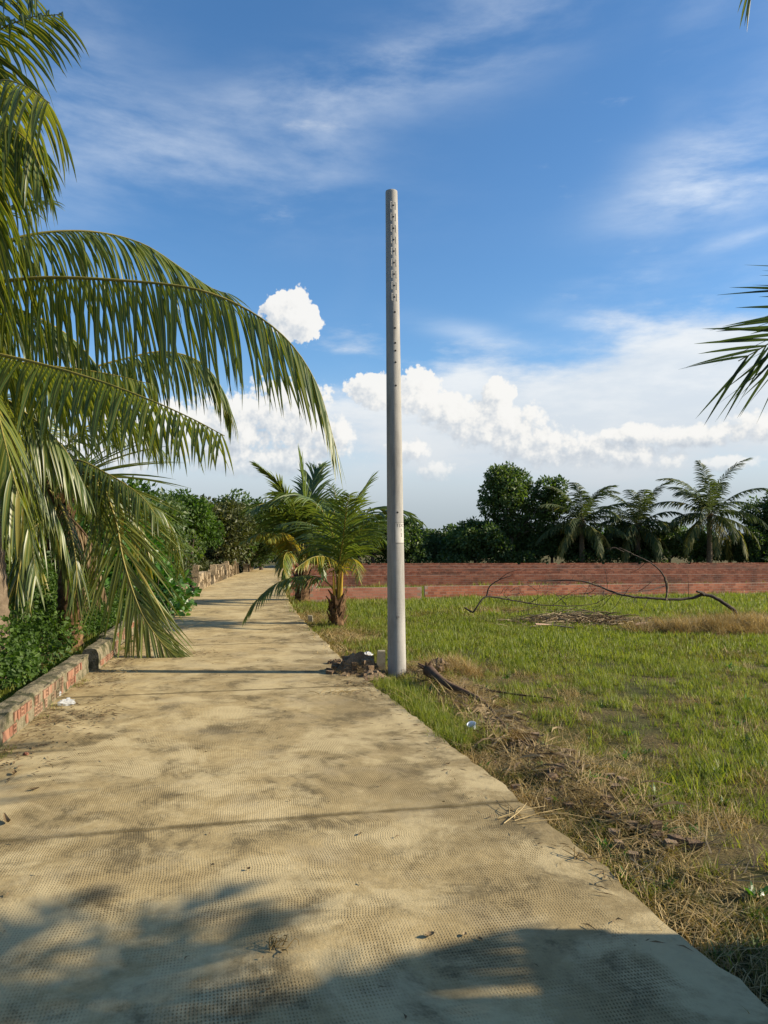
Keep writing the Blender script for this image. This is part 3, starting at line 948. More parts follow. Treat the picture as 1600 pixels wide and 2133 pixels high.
# ------------------------------------------------------------------ concrete pole
def build_pole():
    base = ground(827, 1404, -0.02)
    top_c = at(815.5, 399, base[1])
    root = bpy.data.objects.new('concrete_pole', None)
    COL.objects.link(root)
    root.location = base
    tag(root, 'tall tapered grey concrete utility pole standing beside the road', 'pole')
    ax = top_c - base
    H = np.linalg.norm(ax)
    r0, r1 = 38.5 / 2 * base[1] / FPX, 25.0 / 2 * base[1] / FPX
    lean = ax[0] / ax[2]

    def cen(z):
        return np.array([lean * z, 0, z])

    def rad(z):
        return r0 + (r1 - r0) * z / ax[2]
    zs = np.concatenate([[-0.5], np.linspace(0, ax[2] - .03, 60), [ax[2] - .012, ax[2]]])
    R = np.array([rad(z) for z in zs])
    R[-2] *= 0.998
    R[-1] *= 0.97
    k = 40
    V, F = tube(np.array([cen(z) for z in zs]), R, k)
    V = np.vstack([V, cen(ax[2] - .001)[None]])
    n = len(zs)
    T = [((n - 1) * k + i, (n - 1) * k + (i + 1) % k, n * k) for i in range(k)]
    me = mesh_np('shaft', V, [F, np.array(T)], M['pole'], None, True)
    link('shaft', me, root)

    def surf(px, z, out=0.0):
        """point on the front of the shaft at sideways angle a (from the camera side, + to the right)"""
        a = px
        c = cen(z)
        r = rad(z) + out
        return c + np.array([math.sin(a) * r, -math.cos(a) * r, 0])

    def zpy(py):
        return EYE + (HZ - py) * base[1] / FPX - base[2]
    dep = base[1]
    A0 = math.radians(14)
    for i in range(9):
        py = 433 + i * 23.75
        z = zpy(py)
        hw, hh = 6.2 / 2 * dep / FPX * 1.9, 16.0 / 2 * dep / FPX
        a0, a1 = A0 - hw / rad(z), A0 + hw / rad(z)
        g = Buf()
        # a raised square collar round a shallow recess
        def ring(s, o):
            return [surf(A0 + (aa - A0) * s, z + zz * s, o) for aa, zz in ((a0, -hh), (a1, -hh), (a1, hh), (a0, hh))]
        lay = [ring(1.0, -.004), ring(1.0, .0055), ring(.84, .0055), ring(.80, .0005)]
        VV = np.array([p for l in lay for p in l])
        FF = []
        for q in range(3):
            for e in range(4):
                FF.append((q * 4 + e, q * 4 + (e + 1) % 4, q * 4 + 4 + (e + 1) % 4, q * 4 + 4 + e))
        FF.append((12, 13, 14, 15))
        g.add(VV, FF, .5)
        sq = link('socket_plate', g.mesh('socket_plate', M['pole_pale']), root)
        rr = 0.0115
        cpt = [surf(A0 + 0.02 + rr * math.cos(t) / rad(z), z + rr * math.sin(t), .0022) for t in np.linspace(0, 2 * math.pi, 10, endpoint=False)]
        cb = Buf()
        cb.add(np.array(cpt + [surf(A0 + .02, z, .0020)]), [(e, (e + 1) % 10, 10) for e in range(10)], .5)
        link('bolt_hole', cb.mesh('bolt_hole', M['hole']), sq)
    for py in (654, 687, 718, 734, 758, 806, 1068):
        z = zpy(py)
        rr = 0.0125
        aa = A0 + .05
        cb = Buf()
        cpt = [surf(aa + rr * math.cos(t) / rad(z), z + rr * math.sin(t), .002) for t in np.linspace(0, 2 * math.pi, 10, endpoint=False)]
        cb.add(np.array(cpt + [surf(aa, z, .0015)]), [(e, (e + 1) % 10, 10) for e in range(10)], .5)
        link('bolt_hole', cb.mesh('bolt_hole', M['hole']), root)
    # earth bolt low down
    z = zpy(1283)
    c0 = surf(math.radians(10), z, -.01)
    c1 = surf(math.radians(10), z, .018)
    b = Buf()
    b.add(*tube(np.array([c0, c1, c1 + (c1 - c0) * .01]), [.016, .016, .001], 8), .5)
    link('earth_bolt', b.mesh('earth_bolt', M['steel']), root)
    # maker's panel with stamped lettering
    za, zb = zpy(1131), zpy(1089)
    a0, a1 = math.radians(-2), math.radians(74)
    nb = 12
    g = Buf()
    VV = [surf(a0 + (a1 - a0) * i / nb, zz, .003) for zz in (za, zb) for i in range(nb + 1)]
    g.add(np.array(VV), [(i, i + 1, nb + 2 + i, nb + 1 + i) for i in range(nb)], .5)
    pan = link('name_panel', g.mesh('name_panel', M['pole_pale']), root)
    g = Buf()
    for zz in (za, zb):
        P = np.array([surf(a0 + (a1 - a0) * i / nb, zz, .003) for i in range(nb + 1)])
        g.add(*tube(P, .0022, 5), .5)
    P = np.array([surf(a0, za, .003), surf(a0, (za + zb) / 2, .003), surf(a0, zb, .003)])
    g.add(*tube(P, .0022, 5), .5)
    link('panel_border', g.mesh('panel_border', M['ink']), pan)

    def text(s, py, ang, size):
        cu = bpy.data.curves.new('lettering', 'FONT')
        cu.body = s
        cu.size = size
        cu.resolution_u = 2
        ob = bpy.data.objects.new('lettering_source', cu)
        COL.objects.link(ob)
        dg = bpy.context.evaluated_depsgraph_get()
        me = bpy.data.meshes.new_from_object(ob.evaluated_get(dg))
        bpy.data.objects.remove(ob)
        zc = zpy(py)
        for v in me.vertices:
            z = zc + v.co.y
            p = surf(math.radians(ang) + v.co.x / rad(z), z, .0045)
            v.co = p
        me.materials.clear()
        me.materials.append(M['ink'])
        link('lettering', me, pan)
    text('TDC-', 1098, 5, 0.060)
    text('7', 1107, 36, 0.045)
    text('2', 1118, 36, 0.06)


build_pole()


def post(name, px, py, w, h, lean, label, mat='cement', taper=.9):
    g = ground(px, py, FIELD_Z + .02)
    s = w / 2
    b = Buf()
    lay = []
    for z, k in ((-.2, 1.0), (h * .5, .97), (h - .012, taper), (h, taper * .88)):
        jit = [(random.uniform(-.004, .004), random.uniform(-.004, .004)) for _ in range(4)]
        lay.append([(k * s * sx + lean * z + jx, k * s * sy + jy, z) for (sx, sy), (jx, jy) in zip(((-1, -1), (1, -1), (1, 1), (-1, 1)), jit)])
    V = np.array([p for l in lay for p in l])
    F = [(q * 4 + e, q * 4 + (e + 1) % 4, q * 4 + 4 + (e + 1) % 4, q * 4 + 4 + e) for q in range(3) for e in range(4)] + [(12, 13, 14, 15)]
    b.add(V, F, .5)
    o = link(name, b.mesh(name, M[mat]), None, g, random.uniform(-.1, .5))
    tag(o, label, 'post')


post('boundary_marker', 793, 1403, .115, .30, .03, 'small square concrete boundary marker close beside the pole foot')
post('boundary_marker', 647, 1297, .10, .16, -.05, 'tiny concrete boundary marker at the road edge before the young palms')


# ------------------------------------------------------------------ palms
def leaflet_strips(ctrl, n, L, W, g0, g1, seed, ang=(68, 28), K=6, lift=0.1, gap=0.12, twist=.4, sides=(1, -1), jit=0.1, upv=(0, 0, 1.0), tipg=.75):
    r = np.random.default_rng(seed)
    path, plen = catmull(ctrl, 80)
    Tn = nrm(np.gradient(path, axis=0))
    q = np.linspace(0, 1, 80)
    outV, outS = [], []
    for side in sides:
        t = np.linspace(gap, 0.992, n) + (r.random(n) - .5) * .4 / n
        t = np.clip(t, 0, .998)
        P = np.stack([np.interp(t, q, path[:, k]) for k in range(3)], 1)
        T = nrm(np.stack([np.interp(t, q, Tn[:, k]) for k in range(3)], 1))
        up = np.tile(nrm(np.array(upv, float)), (n, 1))
        S = np.cross(T, up)
        flat = path[-1] - path[0]
        flat[2] = 0
        sref = nrm(np.cross(flat, np.array([0, 0, 1.0])))
        S = nrm(S + sref * (0.35 if upv[2] > .5 else 0))
        U = nrm(np.cross(S, T))
        ln = L * np.interp(t, [0, .15, .4, .75, 1], [.55, .88, 1, .80, .36]) * (1 + (r.random(n) - .5) * 2 * jit) * np.where(r.random(n) < .07, .35 + .4 * r.random(n), 1)
        a = np.radians(np.interp(t, [0, 1], ang) + (r.random(n) - .5) * 20)[:, None]
        lf = (lift + (r.random(n) - .5) * .25)[:, None]
        d0 = T * np.cos(a) + (S * side * np.cos(lf) + U * np.sin(lf)) * np.sin(a)
        gt = np.interp(t, [0, .6, 1], [1, 1, tipg])
        gg = np.clip(g1 * gt * (1 + (r.random(n) - .5) * .30), 0, .97)[:, None]
        g00 = g0 * gt[:, None]
        p = P.copy()
        V = np.zeros((n, K + 1, 3, 3))
        Sx = np.zeros((n, K + 1, 3))
        tw = (r.random(n) - .5)[:, None] * 2 * twist
        dn = np.array([0, 0, -1.0]) + (r.random((n, 3)) - .5) * .16
        for j in range(K + 1):
            s = j / K
            g = g00 + (gg - g00) * s ** .7
            d = nrm(d0 * (1 - g) + dn * g)
            B = nrm(T - (T * d).sum(1, keepdims=True) * d)
            N = np.cross(d, B)
            B2 = B * np.cos(tw * s * 2) + N * np.sin(tw * s * 2)
            N2 = np.cross(d, B2)
            w = W * np.interp(s, [0, .08, .35, .7, 1], [.5, .85, 1, .68, .03])
            w = w * np.interp(t, [0, .8, 1], [1, .9, .6])[:, None]
            V[:, j, 0] = p + B2 * w / 2 + N2 * w * .16
            V[:, j, 1] = p
            V[:, j, 2] = p - B2 * w / 2 + N2 * w * .16
            Sx[:, j, :] = s
            p = p + d * (ln / K)[:, None]
        keep = r.random(n) > .05
        outV.append(V[keep])
        outS.append(Sx[keep])
    V = np.concatenate(outV)
    S = np.concatenate(outS)
    return path, plen, V, S


def strip_faces(n, K):
    base = np.arange(n)[:, None, None] * (K + 1) * 3
    j = np.arange(K)[None, :, None] * 3
    c = np.arange(2)[None, None, :]
    a = base + j + c
    return np.stack([a, a + 1, a + 4, a + 3], -1).reshape(-1, 4)


def make_frond(parent, ctrl, n=60, L=0.9, W=.045, g0=.25, g1=.8, seed=0, origin=None, mat='palm', rmat='rachis', r0=.028, r1=.004, yellow=0.0, tone=.4,
               separate=False, label=None, tipdry=.25, name='frond', **kw):
    org = np.asarray(parent.location if origin is None else origin, float)
    K = kw.get('K', 6)
    path, plen, V, S = leaflet_strips(ctrl, n, L, W, g0, g1, seed, **kw)
    r = np.random.default_rng(seed + 999)
    N = len(V)
    q = np.linspace(0, 1, 40)
    pp = np.stack([np.interp(q, np.linspace(0, 1, 80), path[:, k]) for k in range(3)], 1)
    rr = np.interp(q, [0, .06, .25, 1], [r0 * 1.5, r0, r0 * .65, r1])
    tv, tf = tube(pp - org, rr, 6)
    fr = link(name, mesh_np(name, tv, tf, M[rmat], {'var': np.full(len(tv), .5)}, True), parent)
    if label:
        fr['label'] = label
    var = np.clip(tone + (r.random(N) - .5) * .36, 0, .8)
    yl = r.random(N) < yellow
    var[yl] = .86 + .14 * r.random(yl.sum())
    dry = (r.random(N) < .6)[:, None, None]
    vv = var[:, None, None] + np.zeros_like(S)
    vv = np.where(dry, np.maximum(vv, np.clip((S - .82) / .18, 0, 1) * (.5 + tipdry)), vv)
    mid = np.zeros_like(S)
    mid[:, :, 0] = 1
    mid[:, :, 2] = 1
    Vl = V - org
    if separate:
        F1 = strip_faces(1, K)
        for i in range(N):
            me = mesh_np('leaflet', Vl[i], F1, M[mat], {'var': vv[i].ravel(), 'mid': mid[i].ravel()}, True)
            link('leaflet', me, fr)
    else:
        me = mesh_np('leaflets', Vl.reshape(-1, 3), strip_faces(N, K), M[mat], {'var': vv.ravel(), 'mid': mid.ravel()}, True)
        tag(link('leaflets', me, fr), None, None, None, 'stuff')
    return fr


def arc_frond(origin, az, el, length, sag, nseg=7, side=0.0):
    """control points of a rachis that leaves at an elevation and arches over under its weight"""
    p = np.asarray(origin, float).copy()
    pts = [p.copy()]
    st = length / nseg
    e = el
    a = az
    for i in range(nseg):
        d = np.array([math.sin(a) * math.cos(e), math.cos(a) * math.cos(e), math.sin(e)])
        p = p + d * st
        pts.append(p.copy())
        e -= sag * (0.5 + i / nseg) / nseg * 2.0
        e = max(e, -1.35)
        a += side / nseg
    return np.array(pts)


def palm_trunk(parent, pts, r0, r1, rings=.09, name='trunk', mat='palm_trunk', boots=0):
    path, L = catmull(pts, max(14, int(np.linalg.norm(np.asarray(pts[-1]) - np.asarray(pts[0])) / .045)))
    n = len(path)
    q = np.linspace(0, 1, n)
    R = r1 + (r0 - r1) * (1 - q) ** 1.5
    R = R * (1 + .10 * (np.arange(n) % 3 == 0)) * (1 + .03 * (rng.random(n) - .5))
    V, F = tube(path - np.array(parent.location), R, 14)
    V = V + (rng.random(V.shape) - .5) * .008
    return link(name, mesh_np(name, V, F, M[mat], {'var': rng.random(len(V))}, True), parent)


def palm_boots(parent, c, n, r, h, mat='fibre', seed=0):
    """ragged sheaths and fibre round the neck of the palm"""
    rr = random.Random(seed)
    b = Buf()
    org = np.array(parent.location)
    for i in range(n):
        a = i * 2.399
        z = h * i / n
        p0 = np.array([math.cos(a) * r * .55, math.sin(a) * r * .55, z])
        out = np.array([math.cos(a), math.sin(a), 0])
        ln = rr.uniform(.16, .34)
        p1 = p0 + out * r * .35 + np.array([0, 0, ln * .6])
        p2 = p1 + out * rr.uniform(.02, .12) + np.array([0, 0, ln * .5])
        wv = np.cross(out, [0, 0, 1]) * r * rr.uniform(.4, .7)
        V = np.array([p0 - wv, p0 + out * .05, p0 + wv, p1 - wv * .6, p1 + out * .04, p1 + wv * .6, p2 - wv * .22, p2 + out * .02, p2 + wv * .22])
        F = [(0, 1, 4, 3), (1, 2, 5, 4), (3, 4, 7, 6), (4, 5, 8, 7)]
        b.add(V + np.asarray(c) - org, F, rr.random())
    for i in range(n * 3):     # hanging fibre
        a = rr.uniform(0, 6.28)
        p0 = np.array([math.cos(a) * r, math.sin(a) * r, h * rr.random()])
        p1 = p0 + np.array([math.cos(a) * .06, math.sin(a) * .06, -rr.uniform(.05, .25)])
        b.add(*tube(np.array([p0, (p0 + p1) / 2 + .01, p1]) + np.asarray(c) - org, [.006, .005, .002], 4), rr.random())
    link('sheath', b.mesh('sheath', M[mat]), parent)


def palm_root(name, base, label, group=None, cat='palm tree'):
    o = bpy.data.objects.new(name, None)
    COL.objects.link(o)
    o.location = base
    tag(o, label, cat, group)
    return o


def px_path(lst):
    return np.array([at(*p) for p in lst])


# --- the big palm at the left
def big_palm():
    base = ground(8, 1330, .0)
    base = np.array([-4.75, 9.35, 0.0])
    P = palm_root('coconut_palm', base, 'large coconut palm whose long fronds fill the upper left', 'left roadside palms')
    crown = at(-150, 720, 8.4)
    palm_trunk(P, [base - [0, 0, .2], base + [0.0, -.02, 1.0], base + [-.05, -.1, 2.0], base + [-.12, -.4, 2.8], crown - [0, 0, .25], crown + [0, 0, .1]], .19, .115)
    palm_boots(P, crown - [0, 0, .5], 16, .15, .7, seed=3)
    c = tuple(crown)

    def F(lst, **kw):
        make_frond(P, np.vstack([crown, px_path(lst)]), **kw)
    # the long arching one
    F([(-60, 610, 8.3), (60, 580, 8.15), (250, 584, 8.0), (430, 608, 7.9), (570, 682, 7.8), (655, 790, 7.75), (702, 940, 7.7)], n=92, L=1.22, W=.040, g0=.70, g1=.97,
      seed=1, separate=True, tone=.34, ang=(84, 24), lift=.1, K=7, gap=.16, tipg=.45, twist=.2)
    F([(-60, 728, 7.9), (60, 752, 7.6), (190, 788, 7.4), (310, 832, 7.2), (400, 872, 7.1), (468, 908, 7.0)], n=64, L=.98, W=.046, g0=.54, g1=.86,
      seed=2, separate=True, tone=.46, ang=(98, 66), lift=-.05, K=6, gap=.16, twist=.3, tipg=1)
    F([(-70, 560, 8.7), (30, 497, 8.9), (170, 481, 9.1), (290, 505, 9.3), (380, 560, 9.4), (440, 600, 9.5), (478, 612, 9.5)], n=92, L=1.15, W=.037, g0=.45, g1=.9, seed=3, tone=.40, tipg=.6,
      ang=(74, 30), lift=.25, gap=.14)
    F([(-120, 470, 7.9), (-70, 250, 7.3), (-10, 172, 6.9), (50, 178, 6.7), (104, 215, 6.55)], n=56, L=1.6, W=.06, g0=.5, g1=.97, seed=4, tone=.6, yellow=.04, ang=(70, 50), gap=.2, tipg=1)
    F([(-110, 500, 7.6), (-60, 330, 7.2), (-5, 262, 6.9), (55, 290, 6.8), (85, 350, 6.8)], n=44, L=1.3, W=.055, g0=.5, g1=.97, seed=14, tone=.3, ang=(70, 45), gap=.2, tipg=1)
    F([(-120, 560, 8.6), (-70, 380, 8.5), (-20, 290, 8.4), (50, 270, 8.4), (100, 330, 8.4)], n=48, L=1.2, W=.05, g0=.4, g1=.95, seed=15, tone=.15, ang=(70, 40), gap=.2)
    F([(-140, 520, 8.2), (-90, 240, 7.8), (-30, 90, 7.5), (50, 40, 7.3), (128, 30, 7.2)], n=54, L=1.1, W=.055, g0=.3, g1=.9, seed=5, tone=.12, ang=(70, 45), gap=.2)
    F([(-130, 420, 8.3), (-90, 150, 8.0), (-40, 20, 7.8), (20, -20, 7.6), (80, 0, 7.5)], n=54, L=1.1, W=.05, g0=.45, g1=.95, seed=18, tone=.08, ang=(70, 40), gap=.2)
    F([(-110, 600, 8.9), (-40, 480, 9.2), (30, 430, 9.5), (90, 420, 9.8)], n=44, L=.8, W=.04, g0=.15, g1=.7, seed=6, tone=.1, ang=(64, 30), lift=.3)
    F([(-40, 745, 9.2), (120, 780, 9.9), (240, 752, 10.2), (340, 732, 10.4), (420, 756, 10.6), (468, 820, 10.7), (484, 880, 10.8)], n=78, L=1.0, W=.044, g0=.6, g1=.95, seed=7, tone=.16, ang=(74, 35), gap=.25)
    F([(-40, 745, 8.7), (100, 762, 8.8), (220, 778, 8.9), (322, 802, 9.0)], n=54, L=.8, W=.048, g0=.55, g1=.9, seed=8, tone=.42, ang=(80, 70), gap=.14)
    F([(-80, 740, 7.7), (-20, 810, 7.2), (5, 900, 6.95), (25, 980, 6.85), (42, 1040, 6.8)], n=44, L=1.5, W=.062, g0=.40, g1=.97, seed=9, tone=.60, yellow=.05, ang=(52, 24), gap=.16)
    F([(-70, 650, 8.9), (20, 640, 9.3), (130, 690, 9.8), (200, 760, 10.0), (240, 840, 10.1)], n=66, L=1.0, W=.046, g0=.5, g1=.9, seed=10, tone=.2, ang=(70, 35))
    F([(-60, 790, 8.8), (40, 850, 9.0), (130, 930, 9.2), (180, 1020, 9.3)], n=60, L=1.0, W=.048, g0=.55, g1=.92, seed=12, tone=.3, ang=(66, 35))
    F([(-110, 770, 8.0), (-30, 880, 7.8), (30, 1000, 7.7), (62, 1110, 7.65), (74, 1200, 7.6)], n=50, L=.95, W=.05, g0=.45, g1=.96, seed=16, tone=.5, yellow=.06, ang=(50, 22))
    F([(-90, 800, 8.4), (10, 900, 8.8), (90, 1010, 9.2), (130, 1120, 9.4), (140, 1200, 9.5)], n=50, L=.85, W=.045, g0=.45, g1=.96, seed=17, tone=.35, yellow=.1, ang=(50, 22))
    for i, (az, el, ln) in enumerate([(-1.7, .7, 4.3), (-2.5, .5, 4.2), (2.9, .3, 3.8), (-.9, .8, 4.2), (-1.3, .1, 4.2), (-.3, .9, 4.0), (-2.1, 1.2, 4.2), (-.6, .0, 4.0)]):
        make_frond(P, arc_frond(crown, az, el, ln, 1.1), n=46, L=.95, W=.045, g0=.3, g1=.88, seed=20 + i, tone=.3)


big_palm()


def second_palm():
    base = np.array([-4.85, 11.85, 0.0])
    P = palm_root('coconut_palm', base, 'coconut palm with one frond drooping down to touch the road', 'left roadside palms')
    crown = at(120, 1030, 11.7)
    palm_trunk(P, [base - [0, 0, .2], base + [0, 0, .9], base + [-.05, 0, 1.7], crown], .2, .14, mat='fibre')
    palm_boots(P, crown - [0, 0, .9], 26, .2, 1.1, seed=8)
    for i in range(9):     # young nuts and old stalks under the crown
        a = i * 2.4
    def F(lst, **kw):
        make_frond(P, np.vstack([crown, px_path(lst)]), **kw)
    F([(150, 985, 11.55), (205, 1000, 11.4), (240, 1080, 11.3), (258, 1170, 11.2), (292, 1270, 11.15), (330, 1330, 11.1), (362, 1364, 11.05)], n=92, L=1.5, W=.034, g0=.05, g1=.30, seed=31, tone=.62, yellow=.02,
      ang=(50, 12), lift=0, gap=.14, upv=(.15, -1, .25), tipg=.5, label='frond hanging down with its tip on the road', tipdry=.4)
    F([(150, 960, 11.4), (220, 985, 11.2), (290, 1030, 11.0), (330, 1080, 10.9)], n=50, L=.9, W=.04, g0=.3, g1=.85, seed=32, tone=.2, ang=(66, 40))
    F([(90, 960, 11.4), (30, 950, 11.0), (-40, 1000, 10.7), (-80, 1090, 10.5)], n=50, L=1.0, W=.04, g0=.35, g1=.9, seed=33, tone=.3)
    F([(140, 930, 11.9), (200, 880, 12.2), (280, 880, 12.6), (340, 940, 12.9)], n=54, L=.95, W=.04, g0=.3, g1=.85, seed=34, tone=.25)
    F([(100, 940, 12.0), (80, 860, 12.4), (20, 820, 12.8)], n=50, L=.9, W=.04, g0=.25, g1=.8, seed=35, tone=.2)
    F([(160, 1000, 12.2), (230, 1020, 12.8), (290, 1100, 13.2), (310, 1200, 13.4)], n=50, L=.95, W=.04, g0=.35, g1=.9, seed=36, tone=.5, yellow=.25)
    F([(130, 1060, 11.3), (150, 1120, 11.0), (160, 1200, 10.9), (150, 1270, 10.9)], n=46, L=.8, W=.035, g0=.4, g1=.95, seed=37, tone=.2, ang=(50, 20))
    F([(110, 1070, 11.2), (60, 1110, 10.7), (40, 1190, 10.5), (30, 1270, 10.4)], n=46, L=.9, W=.036, g0=.4, g1=.95, seed=38, tone=.3, yellow=.1, ang=(50, 20))
    for i, (az, el, ln) in enumerate([(-1.6, .6, 3.6), (-2.4, .3, 3.4), (-.8, .8, 3.6), (-.2, .5, 3.6), (.5, .3, 3.4), (-1.2, -.1, 3.2)]):
        make_frond(P, arc_frond(crown, az, el, ln, 1.2), n=40, L=.85, W=.04, g0=.3, g1=.9, seed=40 + i, tone=.2)
    # dead leaves hanging round the stem
    for i in range(4):
        az = [.6, 2.2, 1.4, -2.6][i]
        make_frond(P, arc_frond(crown - [0, 0, .2], az, -.7, 1.7, .9), n=22, L=.5, W=.03, g0=.6, g1=.97, seed=60 + i, mat='palm_dead', rmat='rachis_dead', tone=.5, name='dead_frond')


second_palm()


def generic_palm(name, base, h, label, group, n=14, ln=3.0, seed=0, mat='palm_young', rmat='rachis', nl=34, L=.7, W=.04, K=4, yellow_old=.5, tr=.16, lean=(0, 0), els=(1.35, -.35), sag=1.0, trunk_mat='palm_trunk'):
    r = random.Random(seed)
    base = np.asarray(base, float)
    P = palm_root(name, base, label, group)
    crown = base + np.array([lean[0], lean[1], h])
    palm_trunk(P, [base - [0, 0, .15], base + [lean[0] * .3, lean[1] * .3, h * .5], crown], tr, tr * .65, mat=trunk_mat)
    palm_boots(P, crown - [0, 0, .35], 12, tr * .9, .5, seed=seed)
    for i in range(n):
        f = i / (n - 1)
        el = els[0] + (els[1] - els[0]) * f ** .85 + r.uniform(-.1, .1)
        az = i * 2.399 + r.uniform(-.2, .2)
        l = ln * r.uniform(.85, 1.08) * (1 - .15 * f)
        old = f > .78
        make_frond(P, arc_frond(crown, az, el, l, sag * r.uniform(.8, 1.2), side=r.uniform(-.3, .3)), n=nl, L=L * r.uniform(.9, 1.1), W=W, g0=.12 + .2 * f, g1=.55 + .35 * f,
                   seed=seed * 50 + i, mat=mat, rmat=rmat, K=K, tone=.25 + .3 * r.random() + (.2 if old else 0), yellow=(yellow_old if old and r.random() < .6 else .02), r0=.026)
    return P


# --- young palms beside the road
def young_palm_near():
    base = ground(702, 1302, -.04)
    P = palm_root('young_coconut_palm', base, 'young coconut palm with yellow stalks on the verge behind the pole', 'young palms on the verge')
    d = base[1]
    palm_trunk(P, [base - [0, 0, .12], base + [0.02, 0, .3], base + [.03, 0, .75]], .15, .085, mat='fibre')
    palm_boots(P, base + [0, 0, -.02], 22, .16, .55, seed=71)
    # yellow petiole bases
    crown = base + np.array([.03, 0, .55])

    def F(lst, **kw):
        kw.setdefault('mat', 'palm_young')
        kw.setdefault('K', 5)
        make_frond(P, np.vstack([crown, px_path(lst)]), **kw)
    F([(690, 1222, d), (665, 1203, d - .1), (625, 1200, d - .3), (575, 1216, d - .5), (535, 1250, d - .7), (510, 1288, d - .8)], n=44, L=.55, W=.034, g0=.25, g1=.75, seed=71, tone=.14, gap=.2, ang=(60, 25), r0=.02)
    F([(704, 1190, d), (716, 1130, d + .2), (735, 1060, d + .3), (770, 1000, d + .2)], n=44, L=.9, W=.045, g0=.05, g1=.45, seed=72, tone=.2, gap=.3, ang=(58, 25))
    F([(702, 1190, d), (695, 1120, d - .2), (668, 1060, d - .4), (618, 1030, d - .6), (560, 1045, d - .7)], n=46, L=.92, W=.045, g0=.15, g1=.6, seed=73, tone=.2, gap=.28, ang=(60, 25))
    F([(706, 1195, d), (730, 1130, d - .3), (775, 1080, d - .6), (825, 1062, d - .8), (868, 1080, d - .9)], n=46, L=.85, W=.045, g0=.12, g1=.55, seed=74, tone=.25, gap=.28, ang=(60, 25))
    F([(704, 1195, d), (715, 1120, d - .7), (722, 1060, d - 1.2), (728, 1030, d - 1.8)], n=46, L=.88, W=.045, g0=.05, g1=.45, seed=75, tone=.22, gap=.3, ang=(60, 30))
    F([(703, 1195, d), (690, 1165, d - .6), (655, 1160, d - 1.2), (615, 1185, d - 1.6)], n=38, L=.5, W=.034, g0=.2, g1=.7, seed=76, tone=.7, yellow=.4, gap=.28, ang=(58, 25))
    F([(708, 1195, d), (722, 1165, d - .5), (740, 1170, d - 1.0), (748, 1205, d - 1.3)], n=34, L=.5, W=.034, g0=.2, g1=.7, seed=77, tone=.66, yellow=.3, gap=.28, ang=(58, 25))
    F([(706, 1190, d), (735, 1110, d + .5), (775, 1060, d + .9), (830, 1070, d + 1.2)], n=42, L=.85, W=.045, g0=.1, g1=.55, seed=78, tone=.2, gap=.3)
    F([(700, 1190, d), (680, 1130, d + .6), (640, 1090, d + 1.1), (590, 1090, d + 1.5)], n=42, L=.85, W=.045, g0=.12, g1=.6, seed=79, tone=.2, gap=.3)
    F([(705, 1190, d), (742, 1140, d + .1), (790, 1120, d + .1), (822, 1150, d + .1)], n=40, L=.55, W=.034, g0=.2, g1=.7, seed=80, tone=.3, gap=.28)
    F([(704, 1190, d), (690, 1110, d + .3), (700, 1040, d + .7), (690, 1010, d + 1.1)], n=40, L=.6, W=.034, g0=.05, g1=.4, seed=81, tone=.1, gap=.28)
    for i, (dx, tip) in enumerate([(-.05, -.10), (.045, .03), (.085, .16)]):     # pale yellow stalks
        b = Buf()
        p = base + np.array([dx * .5, -.06, .3])
        q = base + np.array([dx * 1.4, -.10, 1.15])
        b.add(*tube(np.array([p, (p + q) / 2 + [dx * .1, 0, 0], q]) - base, [.04, .033, .018], 7), .9)
        link('petiole', b.mesh('petiole', M['yellow_stalk']), P)


M['yellow_stalk'] = rough_mat('yellow_stalk', [(0.3, (.32, .20, .02)), (0.7, (.46, .31, .05))], 5, 0.45, 0.1, 40, 0.004)
young_palm_near()


